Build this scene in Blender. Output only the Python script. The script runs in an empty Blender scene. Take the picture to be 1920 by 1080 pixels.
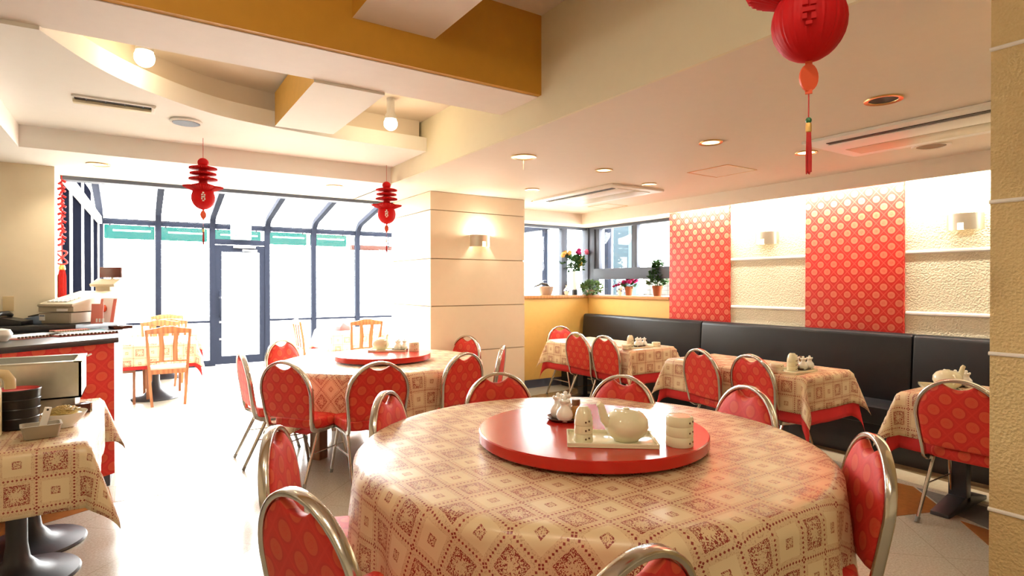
import bpy, bmesh, math, random
from mathutils import Vector, Matrix
random.seed(7)
S = bpy.context.scene
COL = S.collection
PI = math.pi
R = math.radians

# ------------------------------------------------------------------ camera, sky, lights, exposure
cam_d = bpy.data.cameras.new('camera'); cam = bpy.data.objects.new('camera', cam_d); COL.objects.link(cam)
cam.location = (0, 0, 1.42)
cam.rotation_euler = (R(90 - 0.32), 0, R(-33.2))
cam_d.sensor_width = 36.0; cam_d.lens = 1081.0 / 1920 * 36.0
cam_d.clip_start = 0.02; cam_d.clip_end = 200
S.camera = cam
S.view_settings.view_transform = 'Standard'; S.view_settings.look = 'None'
S.view_settings.gamma = 1.0; S.view_settings.use_curve_mapping = False
S.view_settings.exposure = 0.25

W = bpy.data.worlds.new('sky'); S.world = W; W.use_nodes = True
bg = W.node_tree.nodes['Background']
bg.inputs[0].default_value = (1.0, 0.985, 0.96, 1); bg.inputs[1].default_value = 25.0
S.cycles.transparent_max_bounces = 32

def area(name, loc, rot, sx, sy, power, col, portal=False, spread=None):
    l = bpy.data.lights.new(name, 'AREA'); l.shape = 'RECTANGLE'; l.size = sx; l.size_y = sy
    l.energy = power; l.color = col
    if portal: l.cycles.is_portal = True
    if spread: l.spread = spread
    o = bpy.data.objects.new(name, l); COL.objects.link(o); o.location = loc; o.rotation_euler = rot
    return o
# sampling portal in the glazed front (guides the sky light only)
area('front_portal', (2.98, 11.42, 1.3), (R(-90), 0, 0), 7.2, 2.6, 1, (1, 1, 1), portal=True)
area('roof_portal', (2.98, 9.05, 3.15), (R(-11), 0, 0), 7.2, 4.8, 1, (1, 1, 1), portal=True)
area('side_portal', (5.92, 5.75, 1.8), (0, R(90), 0), 1.2, 1.7, 1, (1, 1, 1), portal=True)
WARM = (1.0, 0.86, 0.66)
# fluorescent tubes in the wall cove behind the right-hand soffit
for k in range(5):
    area('cove_tube', (5.42, 4.35 - k * 1.15, 2.395), (0, R(-55), 0), 0.05, 1.1, 32, (1.0, 0.93, 0.78))

# ------------------------------------------------------------------ mesh helpers
class MB:
    def __init__(self): self.bm = bmesh.new()
    def box(self, x0, x1, y0, y1, z0, z1, M=None, bevel=0):
        b = bmesh.new()
        vs = [b.verts.new((x, y, z)) for x in (x0, x1) for y in (y0, y1) for z in (z0, z1)]
        for f in ((0, 1, 3, 2), (4, 6, 7, 5), (0, 4, 5, 1), (2, 3, 7, 6), (0, 2, 6, 4), (1, 5, 7, 3)):
            b.faces.new([vs[i] for i in f])
        if bevel:
            bmesh.ops.bevel(b, geom=b.edges[:], offset=bevel, segments=2, profile=0.6, affect='EDGES')
        return self.add(b, M)
    def add(self, b, M=None):
        if M is not None: bmesh.ops.transform(b, matrix=M, verts=b.verts)
        me = bpy.data.meshes.new('t'); b.to_mesh(me); b.free(); self.bm.from_mesh(me); bpy.data.meshes.remove(me)
        return self
    def prism(self, pts, z0, z1, M=None, bevel=0):
        b = bmesh.new(); n = len(pts)
        lo = [b.verts.new((x, y, z0)) for x, y in pts]; hi = [b.verts.new((x, y, z1)) for x, y in pts]
        b.faces.new(lo[::-1]); b.faces.new(hi)
        for i in range(n): b.faces.new([lo[i], lo[(i + 1) % n], hi[(i + 1) % n], hi[i]])
        bmesh.ops.recalc_face_normals(b, faces=b.faces)
        if bevel: bmesh.ops.bevel(b, geom=b.edges[:], offset=bevel, segments=2, profile=0.6, affect='EDGES')
        return self.add(b, M)
    def lathe(self, prof, segs=24, M=None, flute=None, cap=True):
        b = bmesh.new(); rings = []
        for j, (r, z) in enumerate(prof):
            if r < 1e-6: rings.append([b.verts.new((0, 0, z))]); continue
            ring = []
            for i in range(segs):
                t = 2 * PI * i / segs; rr = r * (flute(t, j) if flute else 1)
                ring.append(b.verts.new((rr * math.cos(t), rr * math.sin(t), z)))
            rings.append(ring)
        for A, B in zip(rings, rings[1:]):
            if len(A) == 1 and len(B) == 1: continue
            for i in range(segs):
                k = (i + 1) % segs
                if len(A) == 1: b.faces.new([A[0], B[k], B[i]])
                elif len(B) == 1: b.faces.new([A[i], A[k], B[0]])
                else: b.faces.new([A[i], A[k], B[k], B[i]])
        if cap:
            if len(rings[0]) > 1: b.faces.new(rings[0][::-1])
            if len(rings[-1]) > 1: b.faces.new(rings[-1])
        bmesh.ops.recalc_face_normals(b, faces=b.faces)
        return self.add(b, M)
    def tube(self, pts, ra, rb=None, segs=10, closed=False, up=None, M=None, taper=None):
        """sweep an ellipse (ra along side vector, rb along the other) along pts"""
        rb = rb or ra; b = bmesh.new(); pts = [Vector(p) for p in pts]; n = len(pts); rings = []
        upv = Vector(up) if up else None; prev = None
        for i, p in enumerate(pts):
            if closed: d = pts[(i + 1) % n] - pts[i - 1]
            else: d = pts[min(i + 1, n - 1)] - pts[max(i - 1, 0)]
            d.normalize()
            if upv is not None: b2 = (upv - d * upv.dot(d)).normalized()
            else:
                if prev is None:
                    q = Vector((0, 0, 1)) if abs(d.z) < 0.9 else Vector((1, 0, 0))
                else: q = prev
                b2 = (q - d * q.dot(d)).normalized(); prev = b2
            a2 = d.cross(b2)
            s = taper(i / (n - 1)) if taper else 1
            ring = []
            for k in range(segs):
                t = 2 * PI * (k + 0.5) / segs
                ring.append(b.verts.new(p + a2 * (ra * s * math.cos(t)) + b2 * (rb * s * math.sin(t))))
            rings.append(ring)
        m = n if closed else n - 1
        for i in range(m):
            A, B = rings[i], rings[(i + 1) % n]
            for k in range(segs): b.faces.new([A[k], A[(k + 1) % segs], B[(k + 1) % segs], B[k]])
        if not closed: b.faces.new(rings[0][::-1]); b.faces.new(rings[-1])
        bmesh.ops.recalc_face_normals(b, faces=b.faces)
        return self.add(b, M)
    def grid(self, rows, close=False, M=None):
        """rows: list of lists of points"""
        b = bmesh.new(); vs = [[b.verts.new(p) for p in r] for r in rows]
        for A, B in zip(vs, vs[1:]):
            n = len(A)
            for i in range(n if close else n - 1):
                k = (i + 1) % n
                b.faces.new([A[i], A[k], B[k], B[i]])
        return self.add(b, M)
    def sphere(self, c, r, u=14, v=8, sz=1.0):
        b = bmesh.new(); bmesh.ops.create_uvsphere(b, u_segments=u, v_segments=v, radius=r)
        bmesh.ops.transform(b, matrix=Matrix.Translation(c) @ Matrix.Diagonal((1, 1, sz, 1)), verts=b.verts)
        return self.add(b)
    def build(self, name, mat, parent=None, smooth=40, uv=None, off=(0, 0)):
        bm = self.bm
        me = bpy.data.meshes.new(name)
        bm.normal_update()
        if uv != 'none':
            L = bm.loops.layers.uv.verify()
            for f in bm.faces:
                n = f.normal; ax = max(range(3), key=lambda i: abs(n[i]))
                for l in f.loops:
                    c = l.vert.co
                    l[L].uv = ((c.y, c.z) if ax == 0 else (c.x, c.z) if ax == 1 else (c.x, c.y))
                    l[L].uv = (l[L].uv[0] + off[0], l[L].uv[1] + off[1])
        bm.to_mesh(me); bm.free()
        if smooth:
            for p in me.polygons: p.use_smooth = True
            me.set_sharp_from_angle(angle=R(smooth))
        me.materials.append(mat)
        o = bpy.data.objects.new(name, me); COL.objects.link(o)
        if parent: o.parent = parent
        return o

def tag(o, label=None, cat=None, group=None, kind=None):
    if label: o['label'] = label
    if cat: o['category'] = cat
    if group: o['group'] = group
    if kind: o['kind'] = kind
    return o
def empty(name, loc=(0, 0, 0), rz=0, label=None, cat=None, group=None, kind=None):
    o = bpy.data.objects.new(name, None); COL.objects.link(o); o.location = loc; o.rotation_euler = (0, 0, rz)
    o.empty_display_size = 0.1
    return tag(o, label, cat, group, kind)
def dup(root, loc=None, rz=None, label=None, group=None, parent=None):
    c = root.copy(); COL.objects.link(c)
    if parent is not None: c.parent = parent
    if loc is not None: c.location = loc
    if rz is not None: c.rotation_euler = (0, 0, rz)
    if label: c['label'] = label
    if group: c['group'] = group
    for ch in list(root.children):
        dup(ch, parent=c)
    return c
T = Matrix.Translation
def RZ(a): return Matrix.Rotation(a, 4, 'Z')
def RX(a): return Matrix.Rotation(a, 4, 'X')
def RY(a): return Matrix.Rotation(a, 4, 'Y')

# ------------------------------------------------------------------ materials
class NT:
    def __init__(self, name):
        self.m = bpy.data.materials.new(name); self.m.use_nodes = True
        self.t = self.m.node_tree; self.N = self.t.nodes; self.b = self.N['Principled BSDF']
    def put(self, sock, v):
        if isinstance(v, (int, float)): sock.default_value = v
        elif isinstance(v, (tuple, list)): sock.default_value = tuple(v) + ((1,) if len(v) == 3 and len(sock.default_value) == 4 else ())
        else: self.t.links.new(v, sock)
    def m_(self, op, *a):
        n = self.N.new('ShaderNodeMath'); n.operation = op
        for i, x in enumerate(a): self.put(n.inputs[i], x)
        return n.outputs[0]
    def mix(self, f, a, b, mode='MIX'):
        n = self.N.new('ShaderNodeMix'); n.data_type = 'RGBA'; n.blend_type = mode
        self.put(n.inputs['Factor'], f); self.put(n.inputs[6], a); self.put(n.inputs[7], b)
        return n.outputs[2]
    def coord(self, which='UV'):
        n = self.N.new('ShaderNodeTexCoord'); return n.outputs[which]
    def xyz(self, v):
        n = self.N.new('ShaderNodeSeparateXYZ'); self.put(n.inputs[0], v); return n.outputs[0], n.outputs[1], n.outputs[2]
    def noise(self, vec, scale, detail=2, rough=0.5):
        n = self.N.new('ShaderNodeTexNoise'); self.put(n.inputs['Vector'], vec); n.inputs['Scale'].default_value = scale
        n.inputs['Detail'].default_value = detail; n.inputs['Roughness'].default_value = rough; return n.outputs[0]
    def voro(self, vec, scale, feat='F1'):
        n = self.N.new('ShaderNodeTexVoronoi'); n.feature = feat; self.put(n.inputs['Vector'], vec); n.inputs['Scale'].default_value = scale
        return n.outputs['Distance']
    def map(self, v, a0, a1, b0=0.0, b1=1.0):
        n = self.N.new('ShaderNodeMapRange'); self.put(n.inputs[0], v)
        for i, x in enumerate((a0, a1, b0, b1)): n.inputs[i + 1].default_value = x
        return n.outputs[0]
    def bump(self, h, strength=0.3, dist=0.01):
        n = self.N.new('ShaderNodeBump'); n.inputs['Strength'].default_value = strength; n.inputs['Distance'].default_value = dist
        self.put(n.inputs['Height'], h); self.t.links.new(n.outputs[0], self.b.inputs['Normal'])
    def set(self, **k):
        for a, v in k.items():
            self.put(self.b.inputs[{'col': 'Base Color', 'rough': 'Roughness', 'metal': 'Metallic', 'spec': 'Specular IOR Level', 'coat': 'Coat Weight',
                                    'sheen': 'Sheen Weight', 'trans': 'Transmission Weight', 'sss': 'Subsurface Weight', 'emc': 'Emission Color', 'ems': 'Emission Strength', 'coatr': 'Coat Roughness'}[a]], v)
        return self
def plain(name, col, rough=0.5, metal=0.0, var=0.04, scale=14, bump=0.0, bscale=60, spec=0.5, coat=0.0):
    n = NT(name); v = n.noise(n.coord('Object'), scale, 3)
    d = tuple(c * (1 - var * 2) for c in col); l = tuple(min(1, c * (1 + var)) for c in col)
    n.set(col=n.mix(v, d, l), rough=rough, metal=metal, spec=spec, coat=coat)
    if bump: n.bump(n.noise(n.coord('Object'), bscale, 4), bump, 0.01)
    return n.m
def emit(name, col, s):
    n = NT(name); n.set(col=(0.8, 0.8, 0.8), emc=col, ems=s); return n.m

def mat_lace():
    n = NT('lace_cloth'); P = 0.128
    u, v, _ = n.xyz(n.coord('UV'))
    U = n.m_('DIVIDE', u, P); V = n.m_('DIVIDE', v, P)
    fu = n.m_('FRACT', U); fv = n.m_('FRACT', V)
    par = n.m_('FLOORED_MODULO', n.m_('ADD', n.m_('FLOOR', U), n.m_('FLOOR', V)), 2)
    du = n.m_('ABSOLUTE', n.m_('SUBTRACT', fu, 0.5)); dv = n.m_('ABSOLUTE', n.m_('SUBTRACT', fv, 0.5))
    mx = n.m_('MAXIMUM', du, dv)
    def dots(d, f, k):
        a = n.m_('MULTIPLY', n.m_('SUBTRACT', 0.5, d), k * 0.9)
        b = n.m_('ABSOLUTE', n.m_('SUBTRACT', n.m_('FRACT', n.m_('MULTIPLY', f, k)), 0.5))
        return n.m_('LESS_THAN', n.m_('ADD', a, b), 0.34)
    D = n.m_('MAXIMUM', dots(du, fv, 9), dots(dv, fu, 9))
    vec = n.coord('UV')
    vo = n.voro(vec, 260)
    fine = n.m_('GREATER_THAN', vo, 0.70)
    band = n.m_('MULTIPLY', n.m_('GREATER_THAN', mx, 0.36), n.m_('LESS_THAN', mx, 0.455))
    hol_band = n.m_('MULTIPLY', band, n.m_('MULTIPLY', fine, 0.4))
    # lace cell: ring of holes and a flower field
    ring = n.m_('MULTIPLY', n.m_('GREATER_THAN', mx, 0.275), n.m_('LESS_THAN', mx, 0.335))
    ringh = n.m_('MULTIPLY', ring, n.m_('GREATER_THAN', n.voro(vec, 300), 0.46))
    inn = n.m_('LESS_THAN', mx, 0.275)
    rad = n.m_('SQRT', n.m_('ADD', n.m_('POWER', n.m_('SUBTRACT', fu, 0.5), 2), n.m_('POWER', n.m_('SUBTRACT', fv, 0.5), 2)))
    ang = n.m_('ARCTAN2', n.m_('SUBTRACT', fv, 0.5), n.m_('SUBTRACT', fu, 0.5))
    pet = n.m_('ADD', 0.15, n.m_('MULTIPLY', n.m_('SINE', n.m_('MULTIPLY', ang, 8)), 0.05))
    outside = n.m_('GREATER_THAN', rad, pet)
    thr = n.m_('SUBTRACT', 0.82, n.m_('MULTIPLY', outside, 0.26))
    innh = n.m_('MULTIPLY', inn, n.m_('GREATER_THAN', n.voro(vec, 240), thr))
    lacec = n.m_('MULTIPLY', par, n.m_('MAXIMUM', ringh, innh))
    # plain cell: small square motif
    r2 = n.m_('MULTIPLY', n.m_('GREATER_THAN', mx, 0.085), n.m_('LESS_THAN', mx, 0.125))
    r2h = n.m_('MULTIPLY', r2, n.m_('GREATER_THAN', n.voro(vec, 330), 0.50))
    r3h = n.m_('MULTIPLY', n.m_('LESS_THAN', mx, 0.085), n.m_('GREATER_THAN', vo, 0.68))
    plainc = n.m_('MULTIPLY', n.m_('SUBTRACT', 1, par), n.m_('MAXIMUM', r2h, r3h))
    H = n.m_('MAXIMUM', n.m_('MAXIMUM', D, hol_band), n.m_('MAXIMUM', lacec, plainc))
    satin = n.m_('MULTIPLY', n.m_('SUBTRACT', 1, par), n.m_('MULTIPLY', n.m_('LESS_THAN', mx, 0.36), n.m_('GREATER_THAN', mx, 0.125)))
    col = n.mix(satin, (0.66, 0.475, 0.28), (0.71, 0.555, 0.335))
    col = n.mix(H, col, (0.24, 0.018, 0.013))
    n.set(col=col, rough=n.map(satin, 0, 1, 0.6, 0.38), spec=0.5, coat=0.40, coatr=0.22)
    n.bump(n.m_('SUBTRACT', 1, H), 0.25, 0.002)
    return n.m
def mat_medallion(name, k=1.0, red=(0.60, 0.032, 0.022), disc=(0.60, 0.080, 0.036), line=(0.61, 0.040, 0.027), rough=0.55):
    n = NT(name); u, v, _ = n.xyz(n.coord('UV'))
    p = n.m_('DIVIDE', u, 0.125 * k); q = n.m_('DIVIDE', v, 0.143 * k)
    a = n.m_('ADD', p, q); b = n.m_('SUBTRACT', p, q)
    ca = n.m_('SUBTRACT', a, n.m_('ROUND', a)); cb = n.m_('SUBTRACT', b, n.m_('ROUND', b))
    # back to metric distance from the medallion centre
    x = n.m_('MULTIPLY', n.m_('ADD', ca, cb), 0.0625 * k); y = n.m_('MULTIPLY', n.m_('SUBTRACT', ca, cb), 0.0715 * k)
    d = n.m_('SQRT', n.m_('ADD', n.m_('POWER', x, 2), n.m_('POWER', y, 2)))
    disk = n.m_('LESS_THAN', d, 0.031 * k)
    ring = n.m_('MULTIPLY', n.m_('GREATER_THAN', d, 0.031 * k), n.m_('LESS_THAN', d, 0.038 * k))
    la = n.m_('LESS_THAN', n.m_('SUBTRACT', 0.5, n.m_('ABSOLUTE', ca)), 0.04)
    lb = n.m_('LESS_THAN', n.m_('SUBTRACT', 0.5, n.m_('ABSOLUTE', cb)), 0.04)
    ln = n.m_('MULTIPLY', n.m_('MAXIMUM', la, lb), 0.75)
    nz = n.noise(n.coord('UV'), 190, 2)
    mark = n.m_('MULTIPLY', n.m_('LESS_THAN', d, 0.016 * k), n.map(nz, 0.45, 0.6))
    dk = tuple(c * 0.72 for c in red)
    c = n.mix(n.noise(n.coord('UV'), 60, 2), red, tuple(c * 0.88 for c in red))
    c = n.mix(n.m_('MULTIPLY', ring, 0.35), c, dk)
    c = n.mix(ln, c, line)
    c = n.mix(disk, c, disc)
    c = n.mix(n.m_('MULTIPLY', mark, 0.5), c, red)
    n.set(col=c, rough=rough, spec=0.25, sheen=0.0)
    n.bump(n.m_('ADD', n.m_('MULTIPLY', disk, 0.6), n.m_('MULTIPLY', nz, 0.4)), 0.12, 0.002)
    return n.m
def mat_stucco(name, col, scale=38, strength=0.55):
    n = NT(name); c = n.coord('Object')
    h = n.m_('ADD', n.noise(c, scale, 3, 0.55), n.m_('MULTIPLY', n.voro(c, scale * 1.3), 0.5))
    n.set(col=n.mix(n.noise(c, 3, 2), tuple(x * 0.93 for x in col), col), rough=0.75, spec=0.25)
    n.bump(h, strength, 0.02)
    return n.m
def mat_floor():
    n = NT('vinyl_floor'); c = n.coord('Object')
    x, y, z = n.xyz(c)
    a = n.m_('MULTIPLY', n.m_('ADD', x, y), 0.7071); b = n.m_('MULTIPLY', n.m_('SUBTRACT', x, y), 0.7071)
    def seam(t):
        f = n.m_('ABSOLUTE', n.m_('SUBTRACT', n.m_('FRACT', n.m_('DIVIDE', n.m_('ADD', t, 0.21), 0.6)), 0.5))
        return n.m_('GREATER_THAN', f, 0.4965)
    sm = n.m_('MAXIMUM', seam(a), seam(b))
    sp = n.noise(c, 95, 3, 0.7); big = n.noise(c, 5, 3)
    col = n.mix(n.map(sp, 0.35, 0.65), (0.34, 0.31, 0.24), (0.52, 0.48, 0.40))
    col = n.mix(n.m_('MULTIPLY', big, 0.5), col, (0.46, 0.41, 0.33))
    col = n.mix(n.m_('MULTIPLY', sm, 0.5), col, (0.2, 0.17, 0.12))
    n.set(col=col, rough=n.map(big, 0.2, 0.8, 0.13, 0.24), spec=0.62)
    n.bump(n.noise(c, 30, 3), 0.06, 0.004)
    return n.m
def mat_wood(name, c1, c2, rough=0.35, scale=6):
    n = NT(name); m = n.N.new('ShaderNodeMapping'); n.put(m.inputs[0], n.coord('Object')); m.inputs['Scale'].default_value = (1, 1, 0.25)
    w = n.N.new('ShaderNodeTexWave'); n.put(w.inputs['Vector'], m.outputs[0]); w.inputs['Scale'].default_value = scale; w.inputs['Distortion'].default_value = 6; w.inputs['Detail'].default_value = 3
    n.set(col=n.mix(w.outputs[1], c1, c2), rough=rough); return n.m
def mat_glass():
    m = bpy.data.materials.new('window_glass'); m.use_nodes = True; t = m.node_tree; N = t.nodes; N.clear()
    o = N.new('ShaderNodeOutputMaterial'); mx = N.new('ShaderNodeMixShader'); tr = N.new('ShaderNodeBsdfTransparent'); gl = N.new('ShaderNodeBsdfGlossy')
    lw = N.new('ShaderNodeLayerWeight'); lw.inputs[0].default_value = 0.5; pw = N.new('ShaderNodeMath'); pw.operation = 'POWER'; pw.inputs[1].default_value = 5; t.links.new(lw.outputs['Facing'], pw.inputs[0]); fr = N.new('ShaderNodeMapRange'); fr.inputs[3].default_value = 0.02; t.links.new(pw.outputs[0], fr.inputs[0]); gl.inputs['Roughness'].default_value = 0.0
    tr.inputs[0].default_value = (0.96, 0.98, 0.985, 1)
    t.links.new(fr.outputs[0], mx.inputs[0]); t.links.new(tr.outputs[0], mx.inputs[1]); t.links.new(gl.outputs[0], mx.inputs[2]); t.links.new(mx.outputs[0], o.inputs[0])
    return m
def mat_honey(name, col):
    n = NT(name); c = n.coord('Object')
    n.set(col=n.mix(n.noise(c, 40, 3), tuple(x * 0.75 for x in col), col), rough=0.55, spec=0.3)
    # thin tissue paper lets light through
    tl = n.N.new('ShaderNodeBsdfTranslucent'); tl.inputs[0].default_value = (*col, 1)
    mx = n.N.new('ShaderNodeMixShader'); mx.inputs[0].default_value = 0.35
    n.t.links.new(n.b.outputs[0], mx.inputs[1]); n.t.links.new(tl.outputs[0], mx.inputs[2])
    n.t.links.new(mx.outputs[0], n.N['Material Output'].inputs[0])
    return n.m

M = {}
M['lace'] = mat_lace()
M['fabric'] = mat_medallion('medallion_fabric')
M['wallpaper'] = mat_medallion('medallion_wallpaper', red=(0.55, 0.026, 0.018), disc=(0.62, 0.155, 0.085), line=(0.62, 0.08, 0.055))
M['counterred'] = mat_medallion('medallion_counter', 1.0)
M['undercloth'] = plain('red_undercloth', (0.52, 0.012, 0.012), 0.75, var=0.06)
M['chrome'] = plain('chrome', (0.56, 0.53, 0.48), 0.18, 1.0, var=0.02)
M['greyrubber'] = plain('grey_rubber', (0.22, 0.21, 0.19), 0.6)
M['rubber'] = plain('dark_rubber', (0.03, 0.03, 0.03), 0.6)
M['stucco'] = mat_stucco('cream_stucco', (0.78, 0.70, 0.52), 58, 0.45)
M['column'] = mat_stucco('column_stucco', (0.70, 0.53, 0.27), 80, 0.5)
M['cream'] = plain('cream_paint', (0.86, 0.77, 0.57), 0.6, var=0.02)
M['panelcream'] = plain('cream_pillar_paint', (0.84, 0.75, 0.57), 0.55, var=0.02, bump=0.05)
M['joint'] = plain('recessed_joint', (0.45, 0.37, 0.24), 0.7)
M['ceil'] = plain('ceiling_paint', (0.81, 0.71, 0.60), 0.7, var=0.015)
M['ceilwhite'] = plain('ceiling_white_paint', (0.93, 0.91, 0.87), 0.7, var=0.01)
M['bulk'] = plain('bulkhead_paint', (0.83, 0.76, 0.57), 0.7, var=0.015)
M['ochre'] = plain('ochre_paint', (0.62, 0.31, 0.030), 0.6, var=0.04)
M['ochrewall'] = plain('ochre_half_wall', (0.66, 0.40, 0.10), 0.55, var=0.05)
M['beamunder'] = plain('beam_underside', (0.86, 0.77, 0.72), 0.6, var=0.02)
M['floor'] = mat_floor()
M['inlay_cream'] = plain('cream_vinyl', (0.62, 0.55, 0.40), 0.2, var=0.06, scale=40)
M['inlay_orange'] = plain('orange_vinyl', (0.34, 0.13, 0.035), 0.2, var=0.12, scale=30)
M['inlay_grey'] = plain('grey_vinyl', (0.20, 0.19, 0.17), 0.2, var=0.1, scale=40)
M['inlay_brown'] = plain('brown_vinyl', (0.26, 0.17, 0.085), 0.2, var=0.1, scale=40)
M['leather'] = plain('black_leatherette', (0.010, 0.011, 0.014), 0.38, var=0.1, bump=0.06, bscale=180, spec=0.4)
M['black'] = plain('black_enamel', (0.012, 0.012, 0.014), 0.3)
M['blackiron'] = plain('black_cast_iron', (0.03, 0.03, 0.036), 0.38, bump=0.03, bscale=120)
M['frame'] = plain('dark_grey_aluminium', (0.070, 0.075, 0.095), 0.5, 0.0, spec=0.2)
M['framelight'] = plain('grey_aluminium', (0.105, 0.12, 0.155), 0.5, 0.0, spec=0.12)
M['glass'] = mat_glass()
M['steelgrey'] = plain('weathered_grey_metal', (0.03, 0.03, 0.03), 0.7, spec=0.1)
M['sunframe'] = plain('dark_bronze_aluminium', (0.016, 0.019, 0.030), 0.7, spec=0.03)
M['sunboard'] = plain('dark_slate_board', (0.004, 0.0045, 0.008), 0.9, spec=0.0)
M['wood'] = mat_wood('honey_wood', (0.26, 0.085, 0.030), (0.36, 0.14, 0.05))
M['ledge'] = mat_wood('ledge_wood', (0.40, 0.17, 0.05), (0.48, 0.22, 0.075))
M['darkwood'] = mat_wood('brown_wood', (0.20, 0.09, 0.04), (0.26, 0.13, 0.06))
M['turn'] = plain('red_lacquer', (0.50, 0.016, 0.009), 0.2, var=0.03, coat=0.05, spec=0.4)
M['porcelain'] = plain('cream_porcelain', (0.80, 0.74, 0.52), 0.10, var=0.02, spec=0.6)
M['porcelainw'] = plain('white_porcelain', (0.85, 0.82, 0.74), 0.12, var=0.02, spec=0.6)
M['mark'] = plain('brown_glaze_mark', (0.12, 0.05, 0.02), 0.3)
M['dishbrown'] = plain('brown_lacquer_dish', (0.07, 0.02, 0.012), 0.2)
M['amber'] = plain('amber_plastic', (0.45, 0.20, 0.05), 0.25)
M['steel'] = plain('brushed_steel', (0.58, 0.55, 0.47), 0.32, 0.9, var=0.06, scale=30)
M['steelin'] = plain('steel_inside', (0.50, 0.49, 0.45), 0.35, 0.8)
M['beige'] = plain('beige_plastic', (0.52, 0.45, 0.32), 0.4, var=0.02)
M['beigedark'] = plain('taupe_plastic', (0.36, 0.31, 0.23), 0.4, var=0.02)
M['thermos'] = plain('cream_thermos_plastic', (0.66, 0.53, 0.30), 0.25, var=0.02)
M['brownscreen'] = plain('brown_display', (0.085, 0.022, 0.018), 0.2)
M['white'] = plain('white_plastic', (0.85, 0.83, 0.78), 0.4, var=0.01)
M['whitepaint'] = plain('white_paint', (0.85, 0.82, 0.78), 0.6, var=0.01)
M['paper'] = plain('white_paper', (0.85, 0.83, 0.80), 0.7, var=0.03)
M['redpaper'] = plain('red_card', (0.55, 0.05, 0.05), 0.5)
M['pinkpaper'] = plain('coral_card', (0.72, 0.22, 0.17), 0.5)
M['teal'] = plain('teal_card', (0.02, 0.45, 0.42), 0.4)
M['blue'] = plain('blue_grey_plastic', (0.16, 0.22, 0.32), 0.4)
M['lantern'] = mat_honey('red_tissue', (0.72, 0.008, 0.012))
M['tassel'] = plain('red_silk', (0.55, 0.012, 0.010), 0.6, var=0.15, scale=90)
M['orangecard'] = plain('orange_red_card', (0.72, 0.09, 0.025), 0.5)
M['gold'] = plain('gold_thread', (0.80, 0.50, 0.16), 0.35, 0.5)
M['goldtrim'] = plain('brass_trim', (0.62, 0.40, 0.16), 0.28, 0.8)
M['greenbead'] = plain('green_bead', (0.03, 0.16, 0.07), 0.3)
M['sconce'] = plain('satin_nickel', (0.62, 0.56, 0.46), 0.3, 0.85)
M['darkhole'] = plain('dark_recess', (0.03, 0.02, 0.015), 0.7)
M['brownhole'] = plain('brown_speaker_grille', (0.17, 0.08, 0.018), 0.7)
M['terracotta'] = plain('terracotta', (0.26, 0.075, 0.03), 0.8, var=0.08, spec=0.1)
M['palepot'] = plain('pale_pink_pot', (0.30, 0.20, 0.14), 0.6, spec=0.2)
M['leaf'] = plain('green_leaves', (0.028, 0.075, 0.018), 0.6, spec=0.15, var=0.25, scale=60)
M['leafpale'] = plain('pale_leaves', (0.10, 0.17, 0.06), 0.6, spec=0.15, var=0.25, scale=60)
M['bark'] = plain('dark_driftwood', (0.04, 0.03, 0.022), 0.8, var=0.2)
M['magenta'] = plain('magenta_petals', (0.25, 0.008, 0.06), 0.7, var=0.1, spec=0.1)
M['pink'] = plain('pink_petals', (0.50, 0.10, 0.16), 0.7, spec=0.1)
M['yellow'] = plain('yellow_petals', (0.42, 0.24, 0.008), 0.7, spec=0.1)
M['peach'] = plain('peach_petals', (0.50, 0.26, 0.07), 0.7, spec=0.1)
M['noodle'] = plain('pale_noodles', (0.55, 0.40, 0.12), 0.45, var=0.3, scale=70)
M['lamp'] = emit('warm_lamp', (1.0, 0.72, 0.34), 3.0)
M['spot'] = emit('spot_lamp', (1.0, 0.80, 0.45), 25.0)
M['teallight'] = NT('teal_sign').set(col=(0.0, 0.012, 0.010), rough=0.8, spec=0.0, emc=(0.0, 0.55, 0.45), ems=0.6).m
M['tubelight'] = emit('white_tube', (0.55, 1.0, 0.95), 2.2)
M['exitlight'] = emit('exit_sign_white', (1.0, 1.0, 0.97), 1.3)
M['exitgreen'] = emit('exit_sign_green', (0.05, 0.55, 0.40), 0.8)
M['ground'] = plain('pale_paving', (0.75, 0.73, 0.70), 0.8, scale=2)
M['pinkband'] = plain('red_awning', (0.075, 0.022, 0.016), 0.8, spec=0.05)
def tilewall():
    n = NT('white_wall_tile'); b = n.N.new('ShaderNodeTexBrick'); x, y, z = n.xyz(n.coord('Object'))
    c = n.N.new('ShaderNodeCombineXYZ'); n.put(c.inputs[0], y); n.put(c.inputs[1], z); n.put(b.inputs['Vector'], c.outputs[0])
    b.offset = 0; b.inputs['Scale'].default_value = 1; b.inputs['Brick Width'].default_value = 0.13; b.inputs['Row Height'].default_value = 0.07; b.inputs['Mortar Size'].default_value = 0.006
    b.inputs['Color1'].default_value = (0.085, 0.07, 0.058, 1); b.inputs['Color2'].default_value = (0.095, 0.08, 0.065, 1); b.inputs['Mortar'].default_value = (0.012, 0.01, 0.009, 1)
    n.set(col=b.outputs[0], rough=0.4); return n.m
M['tiles'] = tilewall()

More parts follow.
